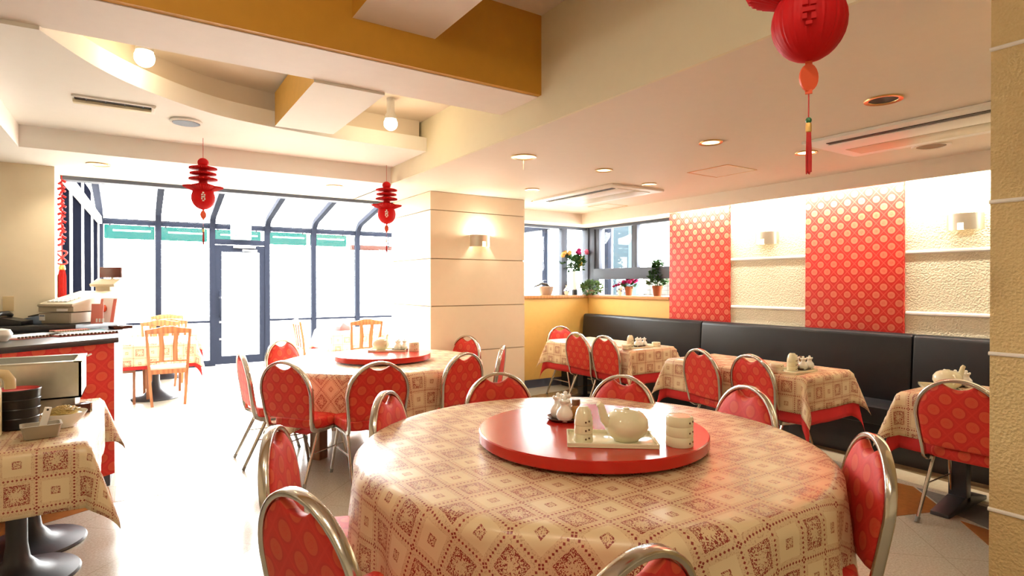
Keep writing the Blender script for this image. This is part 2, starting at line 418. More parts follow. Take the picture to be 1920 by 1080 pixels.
# ------------------------------------------------------------------ the room shell
def st(o): o['kind'] = 'structure'; return o
fl = st(MB().box(-3.0, 6.6, -3.6, 11.4, -0.12, 0.0).build('floor', M['floor']))
def inlay(name, pts, mat):
    o = MB().prism(pts, -0.001, 0.0018).build(name, mat, fl); return o
inlay('inlay_strip', [(4.73, 2.467), (4.60, 1.405), (4.40, -1.0), (4.66, -1.0), (4.857, 1.485), (4.969, 2.63), (4.97, 4.2), (4.73, 4.2)], M['inlay_cream'])
inlay('inlay_strip', [(4.97, 4.2), (4.969, 2.63), (4.857, 1.485), (4.66, -1.0), (5.05, -1.0), (5.05, 4.2)], M['inlay_brown'])
inlay('inlay_diamond', [(4.53, 2.40), (4.575, 1.84), (4.256, 1.536), (3.86, 1.68)], M['inlay_orange'])
inlay('inlay_diamond', [(4.575, 1.82), (4.51, 1.0), (4.14, 1.26), (4.27, 1.53)], M['inlay_grey'])
inlay('inlay_diamond', [(4.15, 1.42), (4.13, 1.26), (4.50, 0.98), (3.95, 0.75), (3.84, 1.16)], M['inlay_orange'])
inlay('inlay_strip', [(-1.30, 4.02), (-0.609, 4.30), (-0.121, 4.567), (-0.16, 4.94), (-1.3, 4.12)], M['inlay_orange'])
inlay('inlay_strip', [(-0.119, 4.569), (0.30, 4.545), (0.16, 4.86), (-0.12, 4.93)], M['inlay_orange'])
inlay('inlay_strip', [(2.55, 5.45), (5.2, 5.9), (5.2, 6.15), (2.55, 5.8)], M['inlay_brown'])

# right wall
wr = st(MB().box(5.60, 5.80, -3.6, 4.94, 0, 2.60).build('wall_right', M['stucco']))
hw = MB(); hw.box(5.60, 5.80, 4.94, 6.50, 0, 1.23); hw.box(3.84, 5.80, 6.50, 6.70, 0, 1.23)
hw.build('half_wall', M['ochrewall'], wr)
for z in (1.175, 1.70):
    for y0, y1 in ((3.205, 4.06), (-2.0, 2.31)):
        MB().tube([(5.597, y0, z), (5.597, y1, z)], 0.017, segs=8).build('wall_rail', M['whitepaint'], wr)
ld = MB(); ld.prism([(3.84, 6.47), (5.57, 6.47), (5.57, 4.945), (5.82, 4.945), (5.82, 6.72), (3.84, 6.72)], 1.228, 1.272, bevel=0.006)
ld.build('window_ledge', M['ledge'], wr)
bb = MB(); bb.box(3.84, 5.60, 6.485, 6.50, 0, 0.11); bb.box(5.585, 5.60, 4.94, 6.485, 0, 0.11)
st(bb.build('baseboard_back', M['frame']))
# pillar between the rooms, with recessed horizontal joints built as slabs
pil = st(MB().box(2.645, 3.83, 5.612, 6.70, 0, 2.42).build('wall_pillar', M['joint']))
zs = [0.0, 0.69, 1.19, 1.70, 2.22, 2.42]
for a, b in zip(zs, zs[1:]):
    MB().box(2.63, 3.84, 5.60, 6.70, a + (0.005 if a else 0), b - 0.005).build('wall_slab', M['panelcream'], pil)
# near column
cl = st(MB().box(2.40, 3.10, 0.05, 0.74, 0, 2.42).build('column', M['column']))
for z in (0.668, 1.19, 1.697, 2.205):
    MB().tube([(2.398, 0.05, z), (2.398, 0.742, z)], 0.007, segs=8).build('column_bead', M['whitepaint'], cl)
# back wall panel by the counter, left wall and rear wall behind the camera
st(MB().box(-3.0, -0.565, 6.20, 6.70, 0, 2.42).build('wall_back', M['cream']))
st(MB().box(-3.0, -2.9, -3.6, 6.2, 0, 3.1).build('wall_left', M['cream']))
st(MB().box(-3.0, 5.8, -3.7, -3.6, 0, 3.1).build('wall_rear', M['cream']))
# ceiling, all one hanging piece with beams
ce = empty('ceiling', kind='structure')
lo = MB(); lo.box(2.15, 5.33, -3.6, 6.32, 2.42, 3.3); lo.box(5.33, 5.82, -3.6, 6.9, 2.45, 3.3); lo.box(2.15, 5.33, 6.32, 6.78, 2.42, 3.3)
lo.build('low_ceiling', M['ceil'], ce)
MB().box(2.13, 2.15, -3.6, 6.78, 2.42, 3.3).build('bulkhead', M['bulk'], ce)
so = MB(); so.box(5.30, 5.325, -3.6, 4.94, 2.272, 2.42); so.box(5.30, 5.82, 4.94, 6.32, 2.272, 2.46); so.box(3.84, 5.82, 6.29, 6.78, 2.272, 2.46)
so.build('soffit', M['ceil'], ce)
MB().box(-3.0, 2.13, -3.6, 2.92, 3.10, 3.3).build('high_ceiling', M['ceil'], ce)
bmn = MB(); bmn.box(-3.0, 2.13, 2.92, 2.955, 2.605, 3.3); bmn.build('beam_face', M['ochre'], ce)
MB().box(-3.0, 2.13, 2.955, 3.40, 2.60, 3.3).build('beam', M['beamunder'], ce)
nb = MB(); nb.box(0.935, 1.40, -3.6, 2.92, 2.785, 3.1)
nbo = nb.build('cross_beam', M['beamunder'], ce)
nbo.data.materials.append(M['ochre'])
for p in nbo.data.polygons:
    if abs(p.normal.x) > 0.5: p.material_index = 1
cb = MB(); cb.box(0.865, 1.29, 3.40, 4.50, 2.585, 2.83)
cbo = cb.build('cross_beam', M['ceilwhite'], ce); cbo.data.materials.append(M['ochrewall'])
for p in cbo.data.polygons:
    if p.normal.x < -0.5: p.material_index = 1
def curve_pts(off):
    c = [(-0.36, 3.38), (-0.17, 3.78), (0.08, 4.10), (0.45, 4.39), (0.86, 4.52), (1.28, 4.585), (1.65, 4.605), (2.14, 4.61)]
    out = []
    # Catmull-Rom through the measured points, then offset away from the camera
    for i in range(len(c) - 1):
        p0, p1, p2, p3 = c[max(i - 1, 0)], c[i], c[i + 1], c[min(i + 2, len(c) - 1)]
        for k in range(5):
            t = k / 5
            out.append(tuple(0.5 * ((2 * p1[j]) + (-p0[j] + p2[j]) * t + (2 * p0[j] - 5 * p1[j] + 4 * p2[j] - p3[j]) * t * t + (-p0[j] + 3 * p1[j] - 3 * p2[j] + p3[j]) * t ** 3) for j in (0, 1)))
    out.append(c[-1])
    return [(x - off * 0.45, y + off) for x, y in out]
MB().prism([(-0.70, 3.40)] + curve_pts(0) + [(2.14, 5.46), (-0.70, 5.46)], 2.58, 2.70).build('fascia', M['ceilwhite'], ce, smooth=50)
MB().prism([(-0.75, 3.40)] + curve_pts(0.09) + [(2.14, 5.46), (-0.75, 5.46)], 2.70, 2.90).build('fascia_back', M['ceil'], ce, smooth=50)
MB().box(-3.0, 2.13, 3.40, 5.46, 2.86, 3.3).build('recess_ceiling', M['ceil'], ce)
sp = MB(); sp.box(-3.0, -0.70, 3.40, 5.45, 2.42, 2.86); sp.box(-3.0, 2.15, 5.45, 6.78, 2.42, 3.3); sp.build('strip_ceiling', M['ceilwhite'], ce)
MB().box(-0.60, 2.64, 6.66, 6.80, 2.385, 2.43).build('header', M['framelight'], ce)
# closing walls above the sunroom junction
st(MB().box(-3.0, 6.6, 6.78, 6.88, 2.42, 3.6).build('wall_header', M['whitepaint']))

# ------------------------------------------------------------------ sunroom glazing
def bar(name, x0, x1, y0, y1, z0, z1, parent, mat='frame', bevel=0.004):
    return MB().box(x0, x1, y0, y1, z0, z1, bevel=bevel).build(name, M[mat], parent)
w1 = empty('window_1', (0, 0, 0), kind='structure')       # the whole glazed front with its sloping roof
XS = [-0.46, 0.33, 1.135, 2.03, 2.86, 3.71, 4.55, 5.45, 6.45]
def roofpath(x):
    pts = [(x, 11.30, 0.0), (x, 11.30, 2.30)]
    for k in range(1, 6):
        a = R(k / 5 * 72); pts.append((x, 11.30 - 0.34 * (1 - math.cos(a)), 2.30 + 0.34 * math.sin(a)))
    pts.append((x, 6.88, 3.50))
    return pts
for x in XS:
    MB().tube(roofpath(x), 0.062, 0.062, segs=4).build('mullion', M['sunframe'], w1, smooth=30)
for a, b in zip(XS, XS[1:]):
    bar('transom', a + 0.03, b - 0.03, 11.26, 11.34, 2.40, 2.49, w1, 'sunframe')
    if a != 1.135:
        bar('sill_rail', a + 0.03, b - 0.03, 11.27, 11.33, 0.755, 0.795, w1, 'sunframe')
        bar('bottom_rail', a + 0.03, b - 0.03, 11.26, 11.34, 0.0, 0.10, w1, 'sunframe')
        MB().box(a + 0.03, b - 0.03, 11.295, 11.305, 0.79, 2.41).build('pane', M['glass'], w1)
        MB().box(a + 0.03, b - 0.03, 11.295, 11.305, 0.09, 0.76).build('pane', M['glass'], w1)
    else:
        bar('transom', a + 0.03, b - 0.03, 11.26, 11.34, 2.13, 2.22, w1, 'sunframe')
        MB().box(a + 0.03, b - 0.03, 11.295, 11.305, 2.21, 2.41).build('pane', M['glass'], w1)
    pth = roofpath(0)[1:]
    MB().grid([[(a + 0.03, p[1], p[2]), (b - 0.03, p[1], p[2])] for p in pth]).build('roof_pane', M['glass'], w1)
# left side of the sunroom: dark boards with bright slits between white posts
w2 = empty('window_2', kind='structure')
def lx(y): return -0.567 + (y - 6.45) * (0.105 / 4.85)
ys = [6.72, 7.55, 8.75, 10.05, 11.25]
for i in range(4):
    y0, y1 = ys[i] + 0.05, ys[i + 1] - 0.05
    MB().prism([(lx(y0) - 0.05, y0), (lx(y0) - 0.02, y0), (lx(y1) - 0.02, y1), (lx(y1) - 0.05, y1)], 0.02, 3.38 - (ys[i + 1] - 6.8) * 0.2).build('dark_board', M['sunboard'], w2)
for y in ys[:-1] + [11.15]:
    MB().prism([(lx(y) - 0.03, y - 0.03), (lx(y) + 0.0, y - 0.03), (lx(y) + 0.0, y + 0.03), (lx(y) - 0.03, y + 0.03)], 0.0, 3.3 - (y - 6.8) * 0.18).build('post', M['whitepaint'], w2)
MB().prism([(lx(6.7) - 0.02, 6.72), (lx(6.7) + 0.03, 6.72), (lx(11.28) + 0.03, 11.26), (lx(11.28) - 0.02, 11.26)], 2.39, 2.50).build('eave_rail', M['whitepaint'], w2)
# right end of the sunroom, seen through the alcove window
w3 = empty('window_3', kind='structure')
for y in (6.95, 8.67, 10.0):
    bar('mullion', 6.40, 6.48, y, y + 0.09, 0, 2.48, w3, 'sunframe')
bar('eave_rail', 6.38, 6.50, 6.90, 11.28, 2.45, 2.57, w3, 'sunframe')
bar('sill_rail', 6.41, 6.47, 6.95, 11.28, 0.76, 0.80, w3, 'sunframe')
for y0, y1 in ((7.04, 8.67), (8.76, 10.0), (10.09, 11.26)):
    MB().box(6.435, 6.445, y0, y1, 0.0, 2.46).build('pane', M['glass'], w3)
# alcove windows above the ledge
w4 = empty('window_4', kind='structure')
bar('corner_post', 5.66, 5.80, 6.58, 6.72, 1.27, 2.28, w4)
bar('frame_rail', 4.0, 5.66, 6.62, 6.70, 2.235, 2.28, w4, 'framelight')
bar('mullion', 5.20, 5.30, 6.62, 6.70, 1.27, 2.24, w4, 'framelight')
MB().box(3.86, 5.20, 6.655, 6.665, 1.27, 2.24).build('pane', M['glass'], w4)
MB().box(5.30, 5.66, 6.655, 6.665, 1.27, 2.24).build('pane', M['glass'], w4)
w5 = empty('window_5', kind='structure')
bar('frame_post', 5.68, 5.78, 6.46, 6.60, 1.27, 2.28, w5)
bar('frame_post', 5.70, 5.78, 4.94, 4.975, 1.27, 2.28, w5)
bar('frame_rail', 5.68, 5.78, 4.97, 6.47, 2.235, 2.28, w5)
bar('mid_rail', 5.67, 5.79, 4.97, 6.47, 1.50, 1.655, w5)
bar('sash_stile', 5.68, 5.75, 5.60, 5.67, 1.50, 2.24, w5)
bar('sash_stile', 5.73, 5.79, 5.685, 5.75, 1.50, 2.24, w5)
bar('sash_stile', 5.70, 5.78, 6.38, 6.47, 1.655, 2.24, w5)
MB().box(5.735, 5.742, 4.97, 5.62, 1.65, 2.24).build('pane', M['glass'], w5)
MB().box(5.755, 5.762, 5.74, 6.40, 1.65, 2.24).build('pane', M['glass'], w5)
MB().box(5.735, 5.742, 4.97, 6.47, 1.27, 1.50).build('pane', M['glass'], w5)

# glass entrance door
d1 = empty('door_1', (1.165, 11.30, 0), kind='structure')
dr = MB(); dr.box(0.0, 0.115, -0.03, 0.03, 0.02, 2.12); dr.box(0.735, 0.85, -0.03, 0.03, 0.02, 2.12); dr.box(0.115, 0.735, -0.03, 0.03, 0.02, 0.16); dr.box(0.115, 0.735, -0.03, 0.03, 2.0, 2.12)
dr.build('door_frame', M['sunframe'], d1)
MB().box(0.115, 0.735, -0.006, 0.006, 0.16, 2.0).build('pane', M['glass'], d1)
MB().tube([(0.085, -0.035, 0.85), (0.085, -0.07, 0.9), (0.085, -0.07, 1.25), (0.085, -0.035, 1.3)], 0.013, segs=8).build('door_handle', M['sunframe'], d1)
MB().box(0.30, 0.66, -0.075, -0.03, 2.075, 2.11).build('door_closer', M['white'], d1)
MB().box(0.45, 0.69, -0.045, -0.03, 2.015, 2.05).build('door_sticker', M['white'], d1)
for z in (0.45, 0.75, 1.18):
    MB().box(0.075, 0.105, -0.04, -0.03, z, z + 0.03).build('door_lock', M['white'], d1)

# outside: paving, tiled wall of the yard, teal fascia sign over the front
st(MB().box(-14, 22, 11.4, 30, -0.16, -0.06).build('ground', M['ground']))
st(MB().box(5.8, 14, -3.6, 11.4, -0.16, -0.06).build('ground', M['ground']))
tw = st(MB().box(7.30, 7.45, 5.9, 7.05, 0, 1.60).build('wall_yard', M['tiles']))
st(MB().box(7.45, 7.72, 7.55, 7.95, 0, 4.0).build('pillar', plain('pale_blue_pillar', (0.030, 0.048, 0.062), 0.5, spec=0.1)))
for i, (x0, x1) in enumerate(((-0.42, 0.29), (0.37, 1.09), (1.18, 1.98), (2.07, 2.82), (2.90, 3.60))):
    s = empty('fascia_sign', (0, 11.62, 0), 0,
              ['teal illuminated sign band outside the leftmost front pane', 'teal illuminated sign band behind the hanging red lantern on the left', 'teal illuminated sign band above the glass door',
               'teal illuminated sign band outside the pane just right of the door', 'teal illuminated sign band outside the second pane right of the door'][i], 'sign', 'teal sign bands outside')
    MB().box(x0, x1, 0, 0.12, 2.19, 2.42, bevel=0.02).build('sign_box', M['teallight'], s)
    for xb in (x0 + 0.08, x1 - 0.08): MB().box(xb - 0.012, xb + 0.012, -0.30, 0.01, 2.425, 2.45).build('bracket', M['sunframe'], s); MB().box(xb - 0.012, xb + 0.012, 0.0, 0.02, 2.40, 2.45).build('bracket', M['sunframe'], s)
    MB().tube([(x0 + 0.12, -0.015, 2.325), (x1 - 0.06, -0.015, 2.325)], 0.014, segs=8).build('light_tube', M['tubelight'], s)  # glowing line stands for the fluorescent reflections on the teal band
pb = empty('awning_strip', (0, 11.66, 0), 0, 'faded red awning strip outside at the far right of the glass front', 'awning')
MB().box(3.72, 4.6, 0, 0.15, 2.14, 2.24, bevel=0.01).build('valance', M['pinkband'], pb)
for xb in (3.80, 4.5): MB().box(xb - 0.012, xb + 0.012, -0.32, 0.03, 2.42, 2.445).build('bracket', M['sunframe'], pb); MB().box(xb - 0.012, xb + 0.012, 0.0, 0.02, 2.2, 2.445).build('bracket', M['sunframe'], pb)
ex = empty('exit_sign', (1.58, 11.20, 2.22), 0, 'white lit exit sign with green marks above the glass door', 'sign')
MB().box(-0.165, 0.165, -0.03, 0.03, 0.0, 0.27, bevel=0.012).build('light_box', M['exitlight'], ex)
eg = MB(); eg.box(-0.105, -0.075, -0.034, -0.03, 0.06, 0.24); eg.box(0.08, 0.11, -0.034, -0.03, 0.06, 0.24); eg.box(-0.115, -0.065, -0.034, -0.03, 0.05, 0.085)
eg.build('pictogram', M['exitgreen'], ex)['kind'] = 'stuff'
# outdoor air conditioner in the yard
ac = empty('outdoor_unit', (7.0, 5.35, 1.06), 0, 'outdoor air conditioner with dark fins behind the lower window pane', 'air conditioner')
MB().box(0, 0.3, 0, 0.80, 0, 0.52, bevel=0.015).build('casing', M['sunboard'], ac)
for k in range(16):
    MB().box(-0.012, 0.0, 0.05 + k * 0.046, 0.056 + k * 0.046, 0.03, 0.43).build('fin', M['steelgrey'], ac)
MB().box(-0.02, 0.3, -0.02, 0.82, 0.47, 0.53, bevel=0.01).build('top_cover', M['steelgrey'], ac)
MB().box(0.05, 0.25, 0.1, 0.7, -1.1, 0.0).build('stand', M['sunboard'], ac)

# ------------------------------------------------------------------ wall panels, sconces
for i, (y0, y1) in enumerate(((4.07, 4.935), (2.32, 3.195))):
    tag(MB().box(5.570, 5.598, y0, y1, 0.62, 2.43, bevel=0.003).build('wall_panel', M['wallpaper'], off=(0.02, 0.03)),
        ['red medallion fabric wall panel beside the alcove window', 'red medallion fabric wall panel between the two right-hand sconces'][i], 'wall panel', 'red medallion panels')
def sconce(loc, rz, label, lit, first=None):
    if first: return dup(first, loc, rz, label)
    s = empty('wall_sconce', loc, rz, label, 'lamp', 'half-round metal wall sconces')
    # half cylinder shade, open at top and bottom; local +y points out of the wall
    pts_o = [(0.125 * math.cos(PI * k / 16), 0.10 * math.sin(PI * k / 16)) for k in range(17)]
    pts_i = [(x * 0.965, y * 0.96) for x, y in pts_o]
    MB().prism(pts_o + pts_i[::-1], -0.065, 0.065).build('shade', M['sconce'], s)
    MB().box(-0.06, 0.06, 0, 0.02, -0.05, 0.05, bevel=0.004).build('back_plate', M['sconce'], s)
    MB().box(-0.02, 0.02, 0.085, 0.1035, -0.067, -0.012).build('glass_insert', M['lamp'], s)
    MB().lathe([(0.0, -0.03), (0.02, -0.03), (0.024, 0.0), (0.018, 0.035), (0, 0.045)], 12, T((0, 0.045, -0.01))).build('bulb', M['lamp'], s)
    return s
sc0 = sconce((3.23, 5.598, 1.91), PI, 'lit metal wall sconce on the cream pillar', True)
sconce((5.598, 3.62, 1.91), PI / 2, 'metal wall sconce between the two red wall panels', False, sc0)
sconce((5.598, 1.887, 1.925), PI / 2, 'metal wall sconce nearest the textured column', False, sc0)
def lamp(name, kind, loc, power, col=WARM, size=0.03, rot=None, angle=120, blend=0.6):
    l = bpy.data.lights.new(name, kind); l.energy = power; l.color = col
    if kind == 'SPOT': l.spot_size = R(angle); l.spot_blend = blend
    l.shadow_soft_size = size
    o = bpy.data.objects.new(name, l); COL.objects.link(o); o.location = loc
    if rot: o.rotation_euler = rot
    return o
lamp('sconce_light', 'POINT', (3.23, 5.55, 1.985), 12)

# ------------------------------------------------------------------ ceiling fittings
def downlight(x, y, z, d, label, lit=True, hole='lamp', power=10):
    s = empty('downlight', (x, y, z), 0, label, 'downlight' if hole != 'brownhole' else 'speaker', 'recessed ceiling fittings')
    r = d / 2
    MB().lathe([(r * 0.74, 0.0), (r * 0.76, -0.006), (r * 0.98, -0.009), (r, -0.004), (r, 0.0)], 28, cap=False).build('trim_ring', M['goldtrim'] if hole != 'brownhole' else M['ceil'], s)
    MB().lathe([(0, -0.002), (r * 0.76, -0.003)], 24, cap=False).build('lamp_face' if lit else 'grille', M[hole], s)
    if lit: lamp('downlight_lamp', 'SPOT', (x, y, z - 0.03), power, angle=140)
    return s
Z = 2.42
bigd = downlight(2.543, 3.719, Z, 0.20, 'large downlight with a thin wire hanging from it, left of the others', power=16)
MB().tube([(0.0, 0, 0), (-0.004, 0, -0.10)], 0.0012, segs=5).build('hanging_wire', M['goldtrim'], bigd)
downlight(3.423, 3.769, Z, 0.155, 'small lit downlight just left of the ceiling cassette near corner')
downlight(3.484, 4.937, Z, 0.155, 'small lit downlight above the pillar sconce')
downlight(4.03, 5.62, Z, 0.13, 'small lit downlight touching the far corner of the ceiling cassette')
downlight(4.27, 4.041, Z, 0.145, 'small lit downlight just right of the ceiling cassette')
downlight(3.383, 2.625, Z, 0.16, 'lit downlight in the middle of the low ceiling, in front of the access hatch')
downlight(4.246, 2.431, Z, 0.16, 'lit downlight behind the tassel of the large red lantern')
downlight(3.382, 1.51, Z, 0.185, 'dark unlit downlight above the near edge of the long ceiling cassette', False, 'darkhole')
downlight(4.80, 1.825, Z, 0.24, 'round brown ceiling speaker between the long cassette and the soffit', False, 'brownhole')
downlight(-0.25, 5.88, Z, 0.17, 'downlight in the ceiling strip near the left wall', True, power=20)
downlight(1.698, 5.872, Z, 0.17, 'downlight in the ceiling strip above the right hanging lantern', True, power=10)
# unseen fill lamps, added behind and above the camera to brighten the foreground
for x, y in ((3.4, 0.2), (4.3, -0.8), (0.2, 0.6), (0.2, -1.6), (3.3, -1.9)):
    z = 2.42 if x > 2.13 else 3.1
    downlight(x, y, z, 0.16, ['lit downlight behind the viewer on the low ceiling near the column', 'lit downlight behind the viewer on the low ceiling beside the banquette', 'lit downlight above the viewer on the high ceiling', 'lit downlight behind the viewer on the high ceiling', 'lit downlight farthest behind the viewer on the low ceiling'][(3.4, 4.3, 0.2, 0.2, 3.3).index(x) if (x, y) != (0.2, -1.6) else 3], power=10 if x > 2 else 38)
spk = empty('ceiling_speaker', (0.308, 4.68, 2.58), 0, 'round grey ceiling speaker in the white recess', 'speaker')
MB().lathe([(0.10, 0), (0.105, -0.012), (0.09, -0.02), (0.085, 0)], 28).build('trim_ring', M['ceilwhite'], spk)
MB().lathe([(0, -0.021), (0.085, -0.021), (0.088, -0.015)], 24).build('grille', M['framelight'], spk)
vn = empty('ceiling_vent', (-0.10, 4.47, 2.58), 0, 'slot air vent in the white ceiling recess', 'vent')
MB().box(-0.21, 0.21, -0.06, 0.06, -0.003, 0.0).build('slot', M['darkhole'], vn)
MB().box(-0.22, 0.20, 0.03, 0.075, -0.02, 0.0, bevel=0.004).build('vent_lip', M['cream'], vn)
MB().box(-0.22, 0.22, -0.075, -0.055, -0.012, 0.0, bevel=0.003).build('vent_lip', M['ceilwhite'], vn)
MB().box(0.195, 0.215, -0.07, 0.075, -0.02, 0.0, bevel=0.003).build('end_cap', M['ceilwhite'], vn)
for dx in (-0.15, -0.05, 0.05, 0.15):
    MB().box(dx - 0.003, dx + 0.003, -0.05, 0.03, -0.006, 0.0).build('vane', M['framelight'], vn)
def cassette(x0, x1, y0, y1, label):
    c = empty('ceiling_cassette', (x0, y0, Z), 0, label, 'air conditioner', 'ceiling cassettes')
    w, l = x1 - x0, y1 - y0
    MB().box(0, w, 0, l, -0.022, 0, bevel=0.008).build('panel', M['white'], c)
    MB().box(0.10, 0.15, 0.12, l - 0.12, -0.026, -0.015).build('air_slot', M['darkhole'], c)
    MB().box(0.16, w * 0.52, 0.10, l - 0.10, -0.030, -0.02, bevel=0.004).build('louvre', M['white'], c)
    MB().box(w * 0.55, w * 0.86, 0.10, l - 0.10, -0.027, -0.02, bevel=0.003).build('intake_grille', M['beige'], c)
    return c
cassette(3.93, 4.66, 4.20, 5.56, 'shorter white ceiling cassette air conditioner by the alcove')
cassette(3.90, 4.62, 0.83, 2.27, 'long white ceiling cassette air conditioner running behind the column')
def hatch(x0, x1, y0, y1, label):
    h = empty('access_hatch', (x0, y0, Z), 0, label, 'hatch')
    w, l = x1 - x0, y1 - y0
    f = MB()
    for a in ((0, w, 0, 0.008), (0, w, l - 0.008, l), (0, 0.008, 0, l), (w - 0.008, w, 0, l)): f.box(*a, -0.004, 0)
    f.build('hatch_frame', M['goldtrim'], h)
    MB().box(0.01, w - 0.01, 0.01, l - 0.01, -0.002, 0).build('hatch_panel', M['ceil'], h)
hatch(4.12, 4.53, 3.03, 3.45, 'square access hatch in the low ceiling beside the downlight')
hatch(4.86, 5.22, 5.30, 5.66, 'square access hatch in the ceiling corner over the alcove')
def spotlight(x, y, z, label, power=0.9, col=(1.0, 0.84, 0.62)):
    s = empty('spotlight', (x, y, z), 0, label, 'spotlight', 'bare spotlights in the ceiling recess')
    MB().lathe([(0.03, 0.16), (0.03, 0.05), (0.045, 0.03), (0.045, 0.0)], 16).build('socket', M['white'], s)
    MB().sphere((0, 0, -0.035), 0.052, 18, 12).build('bulb', M['spot'], s)
    lamp('spot_light', 'POINT', (x, y, z - 0.12), power, col, 0.05)
spotlight(0.05, 3.86, 2.735, 'glowing spotlight bulb left of the cross beam in the ceiling recess')
spotlight(0.35, -0.55, 2.93, 'bare spotlight bulb on the high ceiling behind the viewer, nearer one', 17, (1.0, 0.88, 0.70))  # this bulb and the next are unseen, added to brighten bulkhead and foreground
spotlight(-0.6, 1.3, 2.93, 'bare spotlight bulb on the high ceiling to the left of the viewer', 17, (1.0, 0.88, 0.70))
spotlight(1.66, 4.25, 2.70, 'glowing spotlight bulb right of the cross beam in the ceiling recess')

# ------------------------------------------------------------------ hanging paper lanterns
def pleat(n, a): return lambda t, j: 1 - a + a * abs(math.sin(n * t / 2))
def make_lantern(loc, label, mark='white'):
    L = empty('paper_lantern', loc, math.atan2(-loc[0], loc[1]), label, 'lantern', 'red honeycomb paper lanterns')
    # local z=0 at the bottom of the ball; ball radius .09
    MB().lathe([(0.085 * math.sin(PI * k / 16) + 0.0005, 0.09 - 0.095 * math.cos(PI * k / 16)) for k in range(17)], 96, flute=pleat(40, 0.025)).build('ball', M['lantern'], L, smooth=25)
    # flared petal collar
    c = []
    for r, z in ((0.03, 0.205), (0.075, 0.19), (0.115, 0.175), (0.145, 0.178), (0.14, 0.168), (0.10, 0.152), (0.06, 0.135), (0.03, 0.14)): c.append((r, z))
    MB().lathe(c, 96, flute=lambda t, j: (0.72 + 0.28 * abs(math.cos(2 * t)) ** 0.6) * (0.97 + 0.03 * math.cos(48 * t))).build('collar', M['lantern'], L, smooth=25)
    for k, (z, r) in enumerate(((0.235, 0.10), (0.278, 0.092), (0.32, 0.098))):
        MB().lathe([(0.03, z + 0.016), (r - 0.02, z + 0.013), (r, z + 0.006), (r, z - 0.006), (r - 0.02, z - 0.012), (0.03, z - 0.016)], 96,
                   flute=lambda t, j: 0.86 + 0.14 * abs(math.cos(2 * t)) ** 0.5 + 0.02 * math.cos(48 * t)).build('disc', M['lantern'], L, smooth=25)
    MB().lathe([(0.028, 0.15), (0.036, 0.2), (0.036, 0.34), (0.025, 0.35)], 32, flute=pleat(32, 0.1)).build('core', M['lantern'], L)
    MB().sphere((0, 0, 0.365), 0.04, 20, 12, 0.95).build('top_ball', M['lantern'], L)
    MB().tube([(0, 0, 0.40), (0, 0, 0.56 if loc[2] < 2.03 and loc[1] > 3 else 1.12)], 0.0018, segs=5).build('string', M['tassel'], L)
    # gilt character mark on the ball front
    mk = MB(); a = R(-90)
    for (x, z, w, h) in ((0, 0.118, 0.012, 0.012), (-0.008, 0.103, 0.012, 0.010), (0.009, 0.101, 0.012, 0.010), (0, 0.086, 0.026, 0.010), (-0.009, 0.072, 0.010, 0.012), (0.010, 0.070, 0.010, 0.014), (0, 0.057, 0.014, 0.008)):
        yy = -math.sqrt(max(0.0005, 0.089 ** 2 - (z - 0.09) ** 2 - x * x)) - 0.001
        mk.box(x - w / 2, x + w / 2, yy - 0.002, yy + 0.006, z - h / 2, z + h / 2)
    mk.build('paper_mark', M[mark], L)
    MB().tube([(0, 0, 0), (0, 0, -0.02)], 0.0015, segs=5).build('thread', M['tassel'], L)
    med = MB(); 
    med.prism([(0.023 * math.cos(2 * PI * k / 20), 0.034 * math.sin(2 * PI * k / 20)) for k in range(20)], -0.003, 0.003, T((0, 0, -0.045)) @ RZ(0.5) @ RX(R(90)))
    med.box(-0.008, 0.008, -0.003, 0.003, -0.085, -0.075); med.box(-0.008, 0.008, -0.003, 0.003, -0.015, -0.005)
    med.build('medallion', M['orangecard'], L)
    MB().tube([(0, 0, -0.08), (0, 0, -0.145)], 0.0016, segs=5).build('cord', M['tassel'], L)
    MB().sphere((0, 0, -0.15), 0.0075, 10, 8).build('bead', M['greenbead'], L)
    MB().lathe([(0.006, -0.157), (0.007, -0.163), (0.007, -0.178), (0.005, -0.18)], 12).build('tassel_cap', M['gold'], L)
    ts = MB(); rr = random.Random(3)
    for k in range(22):
        a = k * 2.4; r = 0.0045 * math.sqrt((k % 7) / 7 + 0.1)
        ts.tube([(r * math.cos(a), r * math.sin(a), -0.178), (r * 1.5 * math.cos(a), r * 1.5 * math.sin(a), -0.24), (r * 1.4 * math.cos(a), r * 1.4 * math.sin(a), -0.272 - rr.random() * 0.012)], 0.0016, segs=4)
    tso = ts.build('tassel', M['tassel'], L, smooth=0); tso['kind'] = 'stuff'
    return L
make_lantern((1.39, 0.79, 1.975), 'large red paper lantern hanging close at the top right', 'lantern')
make_lantern((0.455, 5.15, 2.018), 'red paper lantern hanging left of the glass door')
make_lantern((2.02, 5.28, 2.005), 'red paper lantern hanging near the cream pillar')
